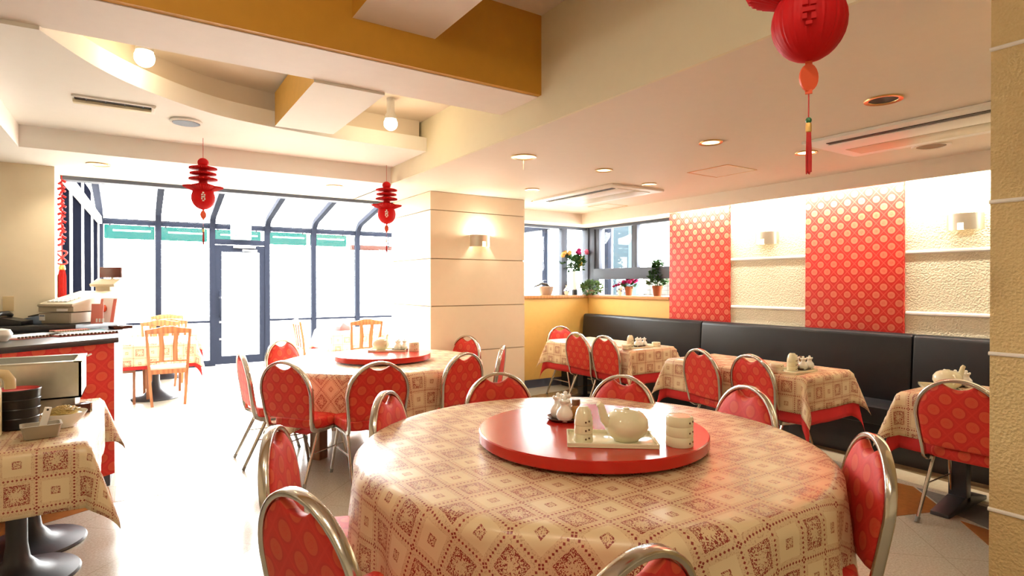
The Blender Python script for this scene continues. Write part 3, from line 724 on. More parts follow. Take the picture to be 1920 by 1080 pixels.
# hanging firecracker charm by the left window
hc = empty('hanging_charm', (-0.555, 6.42, 0), 0, 'red knotted charm with long tassel hanging by the left window', 'charm')
MB().tube([(0.02, 0, 2.38), (0.02, 0, 1.62)], 0.004, segs=6).build('cord', M['tassel'], hc)
fc = MB(); rr = random.Random(5)
for k in range(34):
    z = 2.34 - k * 0.017; a = k * 2.4
    fc.tube([(0.02 + 0.004 * math.cos(a), 0.004 * math.sin(a), z), (0.02 + 0.03 * math.cos(a), 0.03 * math.sin(a), z - 0.014)], 0.011, segs=6)
fc.build('firecracker_string', M['tassel'], hc)
MB().tube([(0.02 + 0.035 * math.sin(2 * t), 0.012 * math.cos(3 * t), 1.66 + 0.06 * math.cos(t)) for t in [2 * PI * k / 40 for k in range(40)]], 0.008, segs=6, closed=True).build('knot', M['redpaper'], hc)
MB().lathe([(0.012, 1.60), (0.024, 1.58), (0.026, 1.555), (0.02, 1.55)], 14, T((0.02, 0, 0))).build('tassel_cap', M['gold'], hc)
MB().lathe([(0.020, 1.555), (0.030, 1.5), (0.032, 1.2), (0.034, 1.12)], 40, T((0.02, 0, 0)), flute=pleat(20, 0.15)).build('tassel', M['tassel'], hc)
st(MB().box(-0.90, -0.83, 6.193, 6.20, 1.205, 1.325, bevel=0.002).build('trim_1', M['thermos']))

# ------------------------------------------------------------------ banquette along the right wall
bn = empty('banquette', (5.02, 0, 0), 0, 'long black leatherette banquette along the right wall', 'bench')
SEG = [6.44, 4.35, 2.20, 0.05]
MB().box(0.03, 0.56, 0.05, 6.44, 0.0, 0.30).build('plinth', M['black'], bn)
for a, b in zip(SEG[1:], SEG):
    MB().box(0.0, 0.44, a + 0.003, b - 0.003, 0.28, 0.43, bevel=0.035).build('seat_cushion', M['leather'], bn)
    q = MB()
    q.prism([(0.38, 0.40), (0.54, 0.40), (0.565, 0.60), (0.565, 1.0), (0.455, 1.005), (0.425, 0.985)], 0, b - a - 0.006, T((0, b - 0.003, 0)) @ RX(R(90)), bevel=0.022)
    q.build('back_cushion', M['leather'], bn)

# ------------------------------------------------------------------ banquet chairs
def make_chair(name, label):
    c = empty(name, (0, 0, 0), 0, label, 'chair', 'red banquet chairs')
    def ly(z): return -0.195 - (z - 0.42) * 0.15
    ARC = 0.643
    path = [(0.19, 0.15, 0.372), (0.192, -0.08, 0.372), (0.194, -0.15, 0.376), (0.197, -0.185, 0.395), (0.199, ly(0.44), 0.44), (0.212, ly(0.54), 0.54)]
    arc = [(0.223 * math.cos(PI * k / 24), 0.228 * math.sin(PI * k / 24)) for k in range(25)]
    full = path + [(x, ly(ARC + z), ARC + z) for x, z in arc] + [(-x, y, z) for x, y, z in path[::-1]]
    fr = MB()
    # flattened tube: thin in the plane of the back, deeper front to back
    b = bmesh.new(); rings = []; n = len(full); pts = [Vector(p) for p in full]
    for i, p in enumerate(pts):
        d = (pts[min(i + 1, n - 1)] - pts[max(i - 1, 0)]).normalized()
        side = d.cross(Vector((1, 0, 0))) if abs(d.x) < 0.15 and abs(d.y) > 0.5 else Vector((0, 1, 0.15)).normalized()
        if i < 3 or i > n - 4: side = Vector((0, 0, 1))
        elif i == 3 or i == n - 4: side = Vector((0, 0.75, 0.65)).normalized()
        side = (side - d * side.dot(d)).normalized(); o = d.cross(side)
        deep = 0.018; thin = 0.0095
        prof = [(-1, -0.55), (-0.8, -1), (0.8, -1), (1, -0.55), (1, 0.55), (0.8, 1), (-0.8, 1), (-1, 0.55)]
        rings.append([b.verts.new(p + side * deep * s + o * thin * t) for s, t in prof])
    for A, B in zip(rings, rings[1:]):
        for k in range(8): b.faces.new([A[k], A[(k + 1) % 8], B[(k + 1) % 8], B[k]])
    b.faces.new(rings[0][::-1]); b.faces.new(rings[-1]); bmesh.ops.recalc_face_normals(b, faces=b.faces)
    fr.add(b); fr.build('back_frame', M['chrome'], c, smooth=50)
    # back pad: outline with the hand-hold notch in its top edge
    out = []
    i0 = 0.012
    out += [(0.150, 0.462), (0.188, 0.468), (0.197, 0.49), (0.205, 0.57)]
    for k in range(25):
        a = PI * k / 24; x = (0.223 - i0) * math.cos(a); z = ARC + (0.228 - i0) * math.sin(a)
        if abs(x) > 0.078: out.append((x, z))
        elif k == 12:
            zt = ARC + 0.2165 * math.sqrt(1 - (0.078 / 0.211) ** 2)
            out.append((0.076, zt))
            for j in range(1, 8):
                s = j / 8; xx = 0.070 - 0.140 * s
                out.append((xx, zt - 0.028 * math.sin(PI * s) ** 0.7))
            out.append((-0.076, zt))
    out += [(-0.205, 0.57), (-0.197, 0.49), (-0.188, 0.468), (-0.150, 0.462)]
    cx, cz = 0.0, 0.64
    pad = bmesh.new()
    def ring(s, yo): return [pad.verts.new((cx + (x - cx) * s, ly(cz + (z - cz) * s) + yo, cz + (z - cz) * s)) for x, z in out]
    seq = [(0.30, 0.031), (0.75, 0.029), (0.92, 0.024), (0.975, 0.017), (1.0, 0.007), (1.0, -0.007), (0.975, -0.013), (0.90, -0.016), (0.6, -0.017), (0.3, -0.017)]
    rs = [ring(*q) for q in seq]; m = len(out)
    for A, B in zip(rs, rs[1:]):
        for k in range(m): pad.faces.new([A[k], A[(k + 1) % m], B[(k + 1) % m], B[k]])
    for rg, yo in ((rs[0], 0.0315), (rs[-1], -0.017)):
        v = pad.verts.new((cx, ly(cz) + yo, cz))
        for k in range(m): pad.faces.new([rg[k], rg[(k + 1) % m], v])
    bmesh.ops.recalc_face_normals(pad, faces=pad.faces)
    pm = MB(); pm.add(pad); pm.build('back_pad', M['fabric'], c, smooth=60, off=(0.0, 0.03))
    # seat pad
    sb = bmesh.new(); so_ = []
    for k in range(40):
        t = 2 * PI * k / 40; ct, s_ = math.cos(t), math.sin(t); e = 0.42
        x = math.copysign(abs(ct) ** e, ct); y = math.copysign(abs(s_) ** e, s_)
        w = 0.197 + 0.018 * (y + 1) / 2
        so_.append((x * w, 0.02 + y * 0.195))
    def sring(s, z): return [sb.verts.new((x * s, 0.02 + (y - 0.02) * s, z)) for x, y in so_]
    rs = [sring(*q) for q in ((0.93, 0.384), (0.985, 0.39), (1.0, 0.405), (1.0, 0.428), (0.985, 0.442), (0.94, 0.452), (0.8, 0.459), (0.5, 0.463))]
    for A, B in zip(rs, rs[1:]):
        for k in range(40): sb.faces.new([A[k], A[(k + 1) % 40], B[(k + 1) % 40], B[k]])
    sb.faces.new(rs[0][::-1]); sb.faces.new(rs[-1]); bmesh.ops.recalc_face_normals(sb, faces=sb.faces)
    sm = MB(); sm.add(sb); sm.build('seat', M['fabric'], c, smooth=50)
    for sx in (1, -1):
        for (p0, p1) in (((0.178 * sx, -0.10, 0.378), (0.198 * sx, -0.275, 0.012)), ((0.178 * sx, 0.12, 0.378), (0.200 * sx, 0.235, 0.012))):
            lg = MB().tube([p0, p1], 0.0150, 0.012, segs=8, taper=lambda t: 1 - 0.22 * t).build('leg', M['chrome'], c)
            q = Vector(p1); d = (Vector(p1) - Vector(p0)).normalized()
            MB().tube([q - d * 0.02, q + d * 0.011], 0.0128, segs=8).build('foot_cap', M['greyrubber'], lg)
        MB().tube([(0.187 * sx, -0.178, 0.216), (0.188 * sx, 0.172, 0.216)], 0.005, segs=6).build('stretcher', M['chrome'], c)
    return c
proto = None
def chair(px, py, fx, fy, label, group):
    """(px,py) = floor position below the top of the back, (fx,fy) = the way the sitter faces"""
    global proto
    l = math.hypot(fx, fy); fx, fy = fx / l, fy / l
    rz = math.atan2(-fx, fy)
    loc = (px + fx * 0.263, py + fy * 0.263, 0)
    if proto is None:
        proto = make_chair('banquet_chair', label); o = proto; o.location = loc; o.rotation_euler = (0, 0, rz); o['group'] = group
    else: o = dup(proto, loc, rz, label, group)
    return o
G1 = 'chairs around the large round table'; G2 = 'chairs around the far round table'; G3 = 'chairs at the banquette tables'
chair(1.06, 2.80, 0.74, -0.67, 'red banquet chair at the back left of the large round table', G1)
chair(1.872, 3.03, -0.10, -0.99, 'red banquet chair behind the condiment pots of the large round table', G1)
chair(2.458, 2.52, -0.97, -0.22, 'red banquet chair behind the teapot of the large round table', G1)
chair(2.755, 1.888, -0.97, 0.25, 'red banquet chair at the back right edge of the large round table', G1)
chair(2.234, 1.021, -0.68, 0.73, 'red banquet chair seen from its front at the right end of the large round table', G1)
chair(0.435, 2.325, 0.91, -0.41, 'red banquet chair seen side-on at the left end of the large round table', G1)
chair(0.355, 1.575, 0.95, 0.31, 'red banquet chair at the near left of the large round table, seat showing', G1)
chair(0.857, 0.835, -0.08, 0.99, 'red banquet chair nearest the viewer, only its arched top showing', G1)
chair(0.70, 5.00, 0.98, 0.02, 'red banquet chair seen edge-on at the left of the far round table', G2)
chair(1.20, 5.99, 0.57, -0.82, 'red banquet chair behind the left rim of the far round table', G2)
chair(0.876, 4.305, 0.81, 0.58, 'red banquet chair at the near left of the far round table, legs in full view', G2)
chair(1.441, 3.90, 0.0, 1.0, 'red banquet chair in front of the turntable of the far round table', G2)
chair(2.207, 4.05, -0.31, 0.95, 'red banquet chair at the near right of the far round table', G2)
chair(2.985, 5.43, -0.97, -0.22, 'pale-lit red banquet chair against the cream pillar', G2)
chair(2.74, 4.33, -0.78, 0.63, 'red banquet chair seen edge-on in front of the cream pillar', G2)
chair(4.666, 5.99, 0.0, -1.0, 'red banquet chair at the far end of the alcove table', G3)
chair(4.20, 5.09, 1.0, -0.05, 'red banquet chair on the long side of the alcove table, farther of two', G3)
chair(4.185, 4.61, 1.0, -0.05, 'red banquet chair on the long side of the alcove table, nearer of two', G3)
chair(3.995, 3.22, 0.97, -0.22, 'red banquet chair on the long side of the middle banquette table, farther of two', G3)
chair(4.005, 2.74, 0.97, -0.2, 'red banquet chair on the long side of the middle banquette table, nearer of two', G3)
chair(3.925, 1.355, 1.0, 0.0, 'red banquet chair beside the textured column at the nearest banquette table', G3)

# ------------------------------------------------------------------ cloths
def round_cloth(name, R0, z, half, mat, folds, amp, phase=0.0, mx=0.6, square=True, uv0=(0, 0), rot=0.0, lift=0.0):
    NT_ = 220; rows = []; uvs = []
    rtop = [0.02, 0.15, 0.3, 0.45, 0.6, 0.72, 0.84, 0.93, 0.98]
    nd = 22
    for r in rtop:
        rows.append([(R0 * r * math.cos(2 * PI * k / NT_), R0 * r * math.sin(2 * PI * k / NT_), z) for k in range(NT_)])
        uvs.append([(R0 * r * math.cos(2 * PI * k / NT_), R0 * r * math.sin(2 * PI * k / NT_)) for k in range(NT_)])
    for j in range(1, nd + 1):
        ring = []; uu = []
        for k in range(NT_):
            t = 2 * PI * k / NT_; a = t - rot
            ext = half / max(abs(math.cos(a)), abs(math.sin(a))) if square else half
            D = min(ext - R0 * 0.98, mx) if square else half - R0 * 0.98
            if square: D = D - 0.12 * max(0, D - 0.42)
            s = D * j / nd                        # cloth length beyond the top ring
            rc = 0.028
            if s < rc * PI / 2:
                ph = s / rc; rr = R0 * 0.98 + rc * math.sin(ph); zz = z - rc * (1 - math.cos(ph))
            else:
                dz = s - rc * PI / 2; f = min(1, dz / 0.35)
                w = math.sin(folds * t + phase + 0.7 * math.sin(3 * t)) + 0.45 * math.sin((folds * 1.7) // 1 * t + 1.3 + phase)
                rr = R0 * 0.98 + rc + lift + amp * f * (0.9 + w) * 0.8; zz = z - rc - dz
            ring.append((rr * math.cos(t), rr * math.sin(t), zz)); q = R0 * 0.98 + s
            uu.append((q * math.cos(t), q * math.sin(t)))
        rows.append(ring); uvs.append(uu)
    return finish_cloth(name, rows, uvs, True, mat, uv0)
def finish_cloth(name, rows, uvs, close, mat, uv0):
    bm = bmesh.new(); L = bm.loops.layers.uv.verify()
    vs = [[bm.verts.new(p) for p in r] for r in rows]
    n = len(rows[0])
    for i in range(len(rows) - 1):
        for k in range(n if close else n - 1):
            q = (k + 1) % n
            idx = ((i, k), (i, q), (i + 1, q), (i + 1, k))
            f = bm.faces.new([vs[a][b] for a, b in idx])
            for l, (a, b) in zip(f.loops, idx): l[L].uv = (uvs[a][b][0] - uv0[0], uvs[a][b][1] - uv0[1])
    if close:
        f = bm.faces.new(vs[0])
        for l, u in zip(f.loops, uvs[0]): l[L].uv = (u[0] - uv0[0], u[1] - uv0[1])
    bmesh.ops.recalc_face_normals(bm, faces=bm.faces)
    m = MB(); m.bm.free(); m.bm = bm
    o = m.build(name, mat, None, smooth=70, uv='none')
    sol = o.modifiers.new('thickness', 'SOLIDIFY'); sol.thickness = 0.0012; sol.offset = -1
    return o
def rect_cloth(name, w, l, z, ox, oy, mat, uv0=(0, 0), wave=0.012, seed=0, ear=0.30, lift=0.0, nst=0.03):
    """cloth over a w x l top centred on the origin, hanging ox / oy beyond its edges"""
    def axis(h, o):
        a = []; n = max(4, int(2 * h / 0.09))
        inner = [-h + 2 * h * i / n for i in range(n + 1)]
        m = max(6, int(o / nst)); outer = [o * i / m for i in range(1, m + 1)]
        return [-h - q for q in outer[::-1]] + inner + [h + q for q in outer]
    U, V = axis(w / 2, ox), axis(l / 2, oy); rc = 0.018
    rows, uvs = [], []
    for v in V:
        r, q = [], []
        for u in U:
            cx = max(-w / 2, min(w / 2, u)); cy = max(-l / 2, min(l / 2, v)); du, dv = u - cx, v - cy
            s = math.hypot(du, dv)
            if s < 1e-6: p = (cx, cy, z)
            else:
                nx, ny = du / s, dv / s
                if s < rc * PI / 2: ph = s / rc; ro = rc * math.sin(ph); zz = z - rc * (1 - math.cos(ph))
                else: ro = rc + lift; zz = z - rc - (s - rc * PI / 2)
                cor = abs(2 * nx * ny)              # 1 on the diagonal of a corner ear
                f = max(0, s - rc)
                al = cx if abs(ny) > abs(nx) else cy
                ro += wave * min(1, f / 0.2) * (1 + math.sin(al * 13 + seed) + 0.5 * math.sin(al * 29 + 2 * seed))
                if cor > 0:
                    k = ear * cor ** 1.3
                    ro += f * k; zz += f * (1 - math.sqrt(max(0, 1 - k * k)))
                    # pinch the ear together so that it folds
                    a = math.atan2(ny, nx); mid = math.atan2(math.copysign(1, ny), math.copysign(1, nx)); a2 = mid + (a - mid) * (0.75 + 0.25 * (1 - cor))
                    nx, ny = math.cos(a2), math.sin(a2)
                p = (cx + nx * ro, cy + ny * ro, zz)
            r.append(p); q.append((u, v))
        rows.append(r); uvs.append(q)
    return finish_cloth(name, rows, uvs, False, mat, uv0)

# ------------------------------------------------------------------ the two round tables
def round_table(x, y, r, z, label, square_post=True):
    t = empty('round_table', (x, y, 0), 0, label, 'table', 'round banquet tables')
    MB().lathe([(0, z - 0.03), (r, z - 0.03), (r, z), (0, z)], 64).build('tabletop', M['darkwood'], t)
    for k in range(4):
        a = R(19 + 90 * k)
        MB().box(-0.05, 0.05, -0.05, 0.05, 0.0, z - 0.03, T((0.66 * math.cos(a), 0.66 * math.sin(a), 0)) @ RZ(0.6), bevel=0.006).build('leg', M['darkwood'], t)
    return t
T1 = (1.66, 1.94); T2 = (1.88, 5.02)
ZT = 0.742
round_table(*T1, 0.955, ZT - 0.008, 'large round dining table in the foreground under a lace cloth')
uc1 = round_cloth('undercloth', 0.962, ZT - 0.004, 1.36, M['undercloth'], 17, 0.006, 0.3, 0.40)
uc1.location = (*T1, 0); tag(uc1, 'red undercloth beneath the lace of the large round table', 'tablecloth')
lc1 = round_cloth('tablecloth', 0.968, ZT, 1.40, M['lace'], 17, 0.030, 0.3, 0.50, uv0=(1.263 - T1[0], 1.355 - T1[1]), lift=0.012)
lc1.location = (*T1, 0); tag(lc1, 'cream lace tablecloth draped over the large round table', 'tablecloth')
round_table(*T2, 0.875, ZT - 0.008, 'far round dining table by the cream pillar under a lace cloth')
uc2 = round_cloth('undercloth', 0.882, ZT - 0.004, 1.27, M['undercloth'], 15, 0.006, 1.1, 0.50, rot=0.9)
uc2.location = (*T2, 0); tag(uc2, 'red undercloth beneath the lace of the far round table', 'tablecloth')
lc2 = round_cloth('tablecloth', 0.888, ZT, 1.215, M['lace'], 15, 0.02, 1.1, 0.62, lift=0.012, rot=0.78 + R(5))
lc2.location = (*T2, 0); tag(lc2, 'cream lace tablecloth on the far round table by the pillar', 'tablecloth')
def turntable(x, y, r, label):
    t = empty('turntable', (x, y, ZT + 0.001), 0, label, 'turntable', 'red lacquered turntables')
    MB().lathe([(0, 0.0), (0.12, 0.0), (0.12, 0.014), (0, 0.014)], 32).build('swivel_base', M['black'], t)
    MB().lathe([(0, 0.014), (r - 0.004, 0.014), (r, 0.018), (r, 0.056), (r - 0.004, 0.060), (0, 0.060)], 128).build('disc', M['turn'], t)
turntable(1.655, 1.90, 0.487, 'large red lacquered turntable on the foreground round table')
turntable(1.87, 4.98, 0.425, 'red lacquered turntable on the far round table')
ZD = ZT + 0.0615

# ------------------------------------------------------------------ crockery
def make_pot():
    j = empty('soy_pot', (0, 0, 0), 0, '-', 'condiment pot', 'cream condiment pots with crown lids')
    MB().lathe([(0, 0), (0.020, 0), (0.030, 0.012), (0.033, 0.026), (0.029, 0.042), (0.018, 0.055), (0.015, 0.064), (0.018, 0.072), (0.016, 0.073), (0, 0.070)], 20).build('body', M['porcelainw'], j)
    l = MB(); l.lathe([(0.0, 0.071), (0.019, 0.073), (0.022, 0.079), (0.012, 0.084), (0, 0.085)], 18, flute=lambda t, k: 1 + 0.16 * math.cos(6 * t))
    for k in range(6): l.sphere((0.019 * math.cos(k * PI / 3), 0.019 * math.sin(k * PI / 3), 0.081), 0.0055, 8, 6)
    l.sphere((0, 0, 0.090), 0.009, 10, 8); l.build('lid', M['porcelainw'], j)
    return j
pot0 = None
def pot(x, y, z, label, s=1.0):
    global pot0
    if pot0 is None: pot0 = make_pot(); o = pot0; o.location = (x, y, z); o['label'] = label
    else: o = dup(pot0, (x, y, z), random.random() * 6, label)
    o.scale = (s, s, s); return o
def cup_stack(x, y, z, rz, label, r=0.036, n=3, h=0.135, dome=True):
    """cups stacked upside down; each cup a thing of its own"""
    out = []
    for k in range(n):
        hh = h * (0.24 if dome else 1.0 / n); zz = k * hh
        last = k == n - 1
        lab = label % (['bottom cup', 'middle cup', 'top cup'][k] if n == 3 else ['lower cup', 'upper cup'][k])
        c = empty('teacup', (x, y, z + zz), rz, lab, 'cup', 'stacked porcelain cups')
        if dome:
            prof = [(r * 0.97, 0), (r, 0.003), (r * 0.965, hh * 0.95), (r * 0.9, hh * 1.0)] if not last else [(r * 0.97, 0), (r, 0.003), (r * 0.93, h * 0.22), (r * 0.74, h * 0.42), (r * 0.5, h * 0.505), (r * 0.45, h * 0.52), (0, h * 0.52)]
        else:
            prof = [(r * 0.96, 0), (r, 0.004), (r * 0.985, hh * 0.86), (r * 0.95, hh)] if not last else [(r * 0.96, 0), (r, 0.004), (r * 0.985, hh * 0.7), (r * 0.93, hh * 0.95), (r * 0.80, hh), (r * 0.78, hh * 0.965), (0, hh * 0.96)]
        MB().lathe(prof + ([] if last else [(0, prof[-1][1])]), 30).build('cup_body', M['porcelain'], c)
        mk = MB(); yy = -r * 0.985
        for a in ((-0.25, 0.45), (0.12, 0.55)):
            mk.sphere((r * math.sin(a[0]), -r * math.cos(a[0]) * 0.985, hh * a[1]), 0.004, 8, 6)
        mk.build('painted_spray', M['mark'], c)
        out.append(c)
    return out
def teapot(x, y, z, rz, label, s=1.0):
    t = empty('teapot', (x, y, z), rz, label, 'teapot', 'cream porcelain teapots')
    MB().lathe([(0, 0), (0.048, 0), (0.050, 0.006), (0.072, 0.022), (0.086, 0.052), (0.083, 0.082), (0.066, 0.105), (0.048, 0.115), (0.046, 0.112), (0, 0.112)], 40).build('body', M['porcelain'], t)
    MB().lathe([(0, 0.121), (0.02, 0.121), (0.043, 0.117), (0.046, 0.112), (0, 0.111)], 30).build('lid', M['porcelain'], t)
    MB().lathe([(0.0, 0.120), (0.012, 0.120), (0.013, 0.126), (0, 0.127)], 14).build('lid_knob', M['porcelain'], t)
    MB().tube([(-0.065, 0, 0.060), (-0.090, 0, 0.085), (-0.100, 0, 0.115), (-0.106, 0, 0.138), (-0.116, 0, 0.148)], 0.020, segs=14, taper=lambda q: 1 - 0.42 * q).build('spout', M['porcelain'], t)
    MB().tube([(0.02, 0.070, 0.095), (0.03, 0.093, 0.098), (0.034, 0.106, 0.082), (0.034, 0.104, 0.060), (0.028, 0.082, 0.040)], 0.007, 0.009, segs=10).build('handle', M['porcelain'], t)
    t.scale = (s, s, s); return t
def tray(x, y, z, rz, w, d, label, mat='porcelain'):
    t = empty('serving_tray', (x, y, z), rz, label, 'tray', 'cream serving trays')
    MB().box(-w / 2, w / 2, -d / 2, d / 2, 0, 0.008, bevel=0.003).build('tray_floor', M[mat], t)
    rim = MB()
    rim.box(-w / 2, w / 2, -d / 2, -d / 2 + 0.008, 0.006, 0.018, bevel=0.003); rim.box(-w / 2, w / 2, d / 2 - 0.008, d / 2, 0.006, 0.018, bevel=0.003)
    rim.box(-w / 2, -w / 2 + 0.008, -d / 2, d / 2, 0.006, 0.018, bevel=0.003); rim.box(w / 2 - 0.008, w / 2, -d / 2, d / 2, 0.006, 0.018, bevel=0.003)
    rim.build('rim', M[mat], t)
    return t
def toothpicks(x, y, z, label):
    t = empty('toothpick_holder', (x, y, z), 0, label, 'holder', 'amber toothpick holders')
    MB().lathe([(0, 0), (0.020, 0), (0.022, 0.004), (0.022, 0.055), (0.019, 0.06), (0, 0.06)], 18).build('jar', M['amber'], t)
    MB().lathe([(0.0, 0.061), (0.017, 0.061), (0.019, 0.066), (0.019, 0.086), (0.016, 0.089), (0, 0.089)], 18, flute=lambda a, k: 1 + 0.04 * math.cos(9 * a)).build('cap', M['darkwood'], t)
def dish(x, y, z, rx, ry, rz, label):
    t = empty('condiment_dish', (x, y, z), rz, label, 'dish', 'brown condiment dishes')
    MB().lathe([(0, 0), (rx * 0.82, 0), (rx, 0.013), (rx * 0.98, 0.015), (rx * 0.82, 0.005), (0, 0.004)], 36, Matrix.Diagonal((1, ry / rx, 1, 1))).build('dish_body', M['dishbrown'], t)
# foreground turntable
cr, sr = 0.79, -0.61
tray(1.572, 1.69, ZD, math.atan2(sr, cr), 0.345, 0.215, 'cream rectangular tray on the foreground turntable')
cup_stack(1.462, 1.725, ZD + 0.0085, -0.2, '%s of the tall domed stack on the foreground tray', 0.037, 3, 0.135)
teapot(1.612, 1.645, ZD + 0.0085, R(-20), 'cream round teapot on the foreground tray')
cup_stack(1.752, 1.50, ZD, 0.2, '%s of the wide flat stack right of the foreground teapot', 0.052, 3, 0.115, dome=False)
dish(1.650, 2.075, ZD, 0.095, 0.085, 0.2, 'brown dish under the pots on the foreground turntable')
pot(1.61, 2.03, ZD + 0.005, 'front left lidded pot in the dish on the foreground turntable', 1.15)
pot(1.635, 2.11, ZD + 0.005, 'back left lidded pot in the dish on the foreground turntable', 1.15)
pot(1.69, 2.125, ZD + 0.005, 'back right lidded pot in the dish on the foreground turntable', 1.15)
toothpicks(1.688, 2.045, ZD + 0.005, 'brown-capped toothpick holder on the foreground turntable')
# far turntable
tray(1.98, 5.14, ZD, R(-30), 0.34, 0.21, 'pale tray on the far turntable')
teapot(1.93, 5.20, ZD + 0.0085, R(-150), 'teapot on the tray of the far turntable', 0.9)
dish(2.09, 5.12, ZD, 0.085, 0.07, 0, 'brown dish under the pots on the far turntable')
pot(2.055, 5.10, ZD + 0.005, 'left lidded pot on the far turntable'); pot(2.125, 5.10, ZD + 0.005, 'right lidded pot on the far turntable'); pot(2.09, 5.15, ZD + 0.005, 'rear lidded pot on the far turntable')
cup_stack(2.17, 4.98, ZD, 0, '%s of the stack at the right of the far turntable', 0.048, 2, 0.085, dome=False)

# ------------------------------------------------------------------ banquette tables
def long_table(x0, x1, y0, y1, label, foot):
    cx, cy = (x0 + x1) / 2, (y0 + y1) / 2
    t = empty('dining_table', (cx, cy, 0), 0, label, 'table', 'rectangular banquette tables')
    w, l = x1 - x0, y1 - y0
    MB().box(-w / 2 + 0.004, w / 2 - 0.004, -l / 2 + 0.004, l / 2 - 0.004, 0.70, ZT - 0.008).build('tabletop', M['darkwood'], t)
    for s in foot:
        MB().box(-0.035, 0.035, s - 0.05, s + 0.05, 0.03, 0.70, bevel=0.006).build('post', M['blackiron'], t)
        MB().prism([(-0.30, 0.0), (0.30, 0.0), (0.30, 0.025), (0.05, 0.075), (-0.05, 0.075), (-0.30, 0.025)], -0.05, 0.05, T((0, s, 0)) @ RX(R(90)), bevel=0.006).build('foot', M['blackiron'], t)
    return cx, cy, w, l
LT = [(4.30, 4.96, 4.335, 5.725, 'long lace-covered table in the alcove', 'alcove table', (-0.45, 0.45)),
      (4.12, 4.77, 2.375, 3.655, 'long lace-covered table in the middle of the banquette', 'middle banquette table', (-0.4, 0.4)),
      (4.075, 4.76, 0.48, 1.71, 'lace-covered table nearest the textured column', 'nearest banquette table', (-0.35, 0.42))]
for i, (x0, x1, y0, y1, lab, nm, ft) in enumerate(LT):
    cx, cy, w, l = long_table(x0, x1, y0, y1, lab, ft)
    u = rect_cloth('undercloth', w, l, ZT - 0.004, 0.36, 0.37, M['undercloth'], wave=0.006, seed=i + 0.3, ear=0.20, lift=0.0)
    u.location = (cx, cy, 0); tag(u, 'red undercloth hanging below the lace on the ' + nm, 'tablecloth')
    c = rect_cloth('tablecloth', w, l, ZT, 0.285, 0.27, M['lace'], uv0=(0.03 * i, 0.05), wave=0.005, seed=i + 0.3, ear=0.36, lift=0.008)
    c.location = (cx, cy, 0); tag(c, 'cream lace cloth on the ' + nm, 'tablecloth')
# settings on them
tray(4.52, 4.47, ZT + 0.001, 0, 0.34, 0.20, 'pale tray near the end of the alcove table')
cup_stack(4.42, 4.45, ZT + 0.010, 0, '%s of the domed stack on the alcove table', 0.038, 3, 0.13)
dish(4.585, 4.475, ZT + 0.010, 0.10, 0.055, 0.1, 'brown dish of pots on the alcove table')
for k in range(4): pot(4.525 + 0.055 * k if k < 3 else 4.585, (4.455, 4.46, 4.455, 4.51)[k], ZT + 0.015, 'lidded pot on the alcove table, ' + ('leftmost of the front row', 'middle of the front row', 'rightmost of the front row', 'the one behind')[k], 0.95)
cup_stack(4.78, 4.42, ZT + 0.001, 0, '%s of the flat stack at the right end of the alcove table', 0.048, 2, 0.05, dome=False)
cup_stack(4.325, 4.41, ZT + 0.001, 0, '%s of the flat stack at the left end of the alcove table', 0.05, 2, 0.05, dome=False)
tray(4.30, 2.56, ZT + 0.001, 0.1, 0.36, 0.21, 'pale tray near the end of the middle banquette table')
cup_stack(4.285, 2.56, ZT + 0.010, 0, '%s of the domed stack on the middle banquette table', 0.040, 3, 0.135)
dish(4.43, 2.56, ZT + 0.010, 0.10, 0.06, 0.1, 'brown dish of pots on the middle banquette table')
for k, (x, y) in enumerate(((4.385, 2.53), (4.465, 2.525), (4.345, 2.60), (4.42, 2.605))): pot(x, y, ZT + 0.015, 'lidded pot on the middle banquette table, ' + ('front left of four', 'front right of four', 'back left of four', 'back right of four')[k], 1.05)
toothpicks(4.475, 2.60, ZT + 0.015, 'toothpick holder among the pots of the middle banquette table')
cup_stack(4.155, 2.61, ZT + 0.001, 0, '%s of the flat stack on the middle banquette table', 0.05, 2, 0.07, dome=False)
tray(4.36, 1.60, ZT + 0.001, 0.5, 0.34, 0.20, 'pale tray on the nearest banquette table')
teapot(4.40, 1.575, ZT + 0.010, R(150), 'cream teapot behind the chair by the column', 0.95)
dish(4.56, 1.60, ZT + 0.001, 0.10, 0.06, -0.4, 'brown dish of pots on the nearest banquette table')
for k, (x, y) in enumerate(((4.53, 1.64), (4.56, 1.59), (4.59, 1.54))): pot(x, y, ZT + 0.006, 'lidded pot on the nearest banquette table, ' + ('next to the teapot', 'middle of three', 'nearest the column')[k], 1.1)

# ------------------------------------------------------------------ plants and ornaments on the window ledge
ZL = 1.2725
def leaves(m, c, rx, rz, n, ls, seed, flat=0.0):
    rr = random.Random(seed)
    for _ in range(n):
        while True:
            p = Vector((rr.uniform(-1, 1), rr.uniform(-1, 1), rr.uniform(-1, 1)))
            if 0.25 < p.length < 1: break
        q = Vector((c[0] + p.x * rx, c[1] + p.y * rx, c[2] + p.z * rz)); d = Vector((p.x, p.y, p.z * 0.6 + 0.2)).normalized()
        s = d.cross(Vector((rr.uniform(-1, 1), rr.uniform(-1, 1), 1))).normalized() * ls * 0.38
        b = m.bm; t = q + d * ls; mid = q + d * ls * 0.5
        v = [b.verts.new(x) for x in (q, mid + s, t, mid - s)]
        b.faces.new(v)
    return m
def blossoms(m, pts, r):
    for p in pts: m.sphere(p, r, 8, 6, 0.8)
    return m
P = empty('bonsai_ornament', (4.915, 6.62, ZL), 0, 'dark curled driftwood ornament in a pale round pot on the ledge', 'ornament')
MB().lathe([(0, 0), (0.075, 0), (0.08, 0.01), (0.10, 0.07), (0.105, 0.12), (0.098, 0.125), (0.09, 0.10), (0, 0.09)], 24).build('pot', M['palepot'], P)
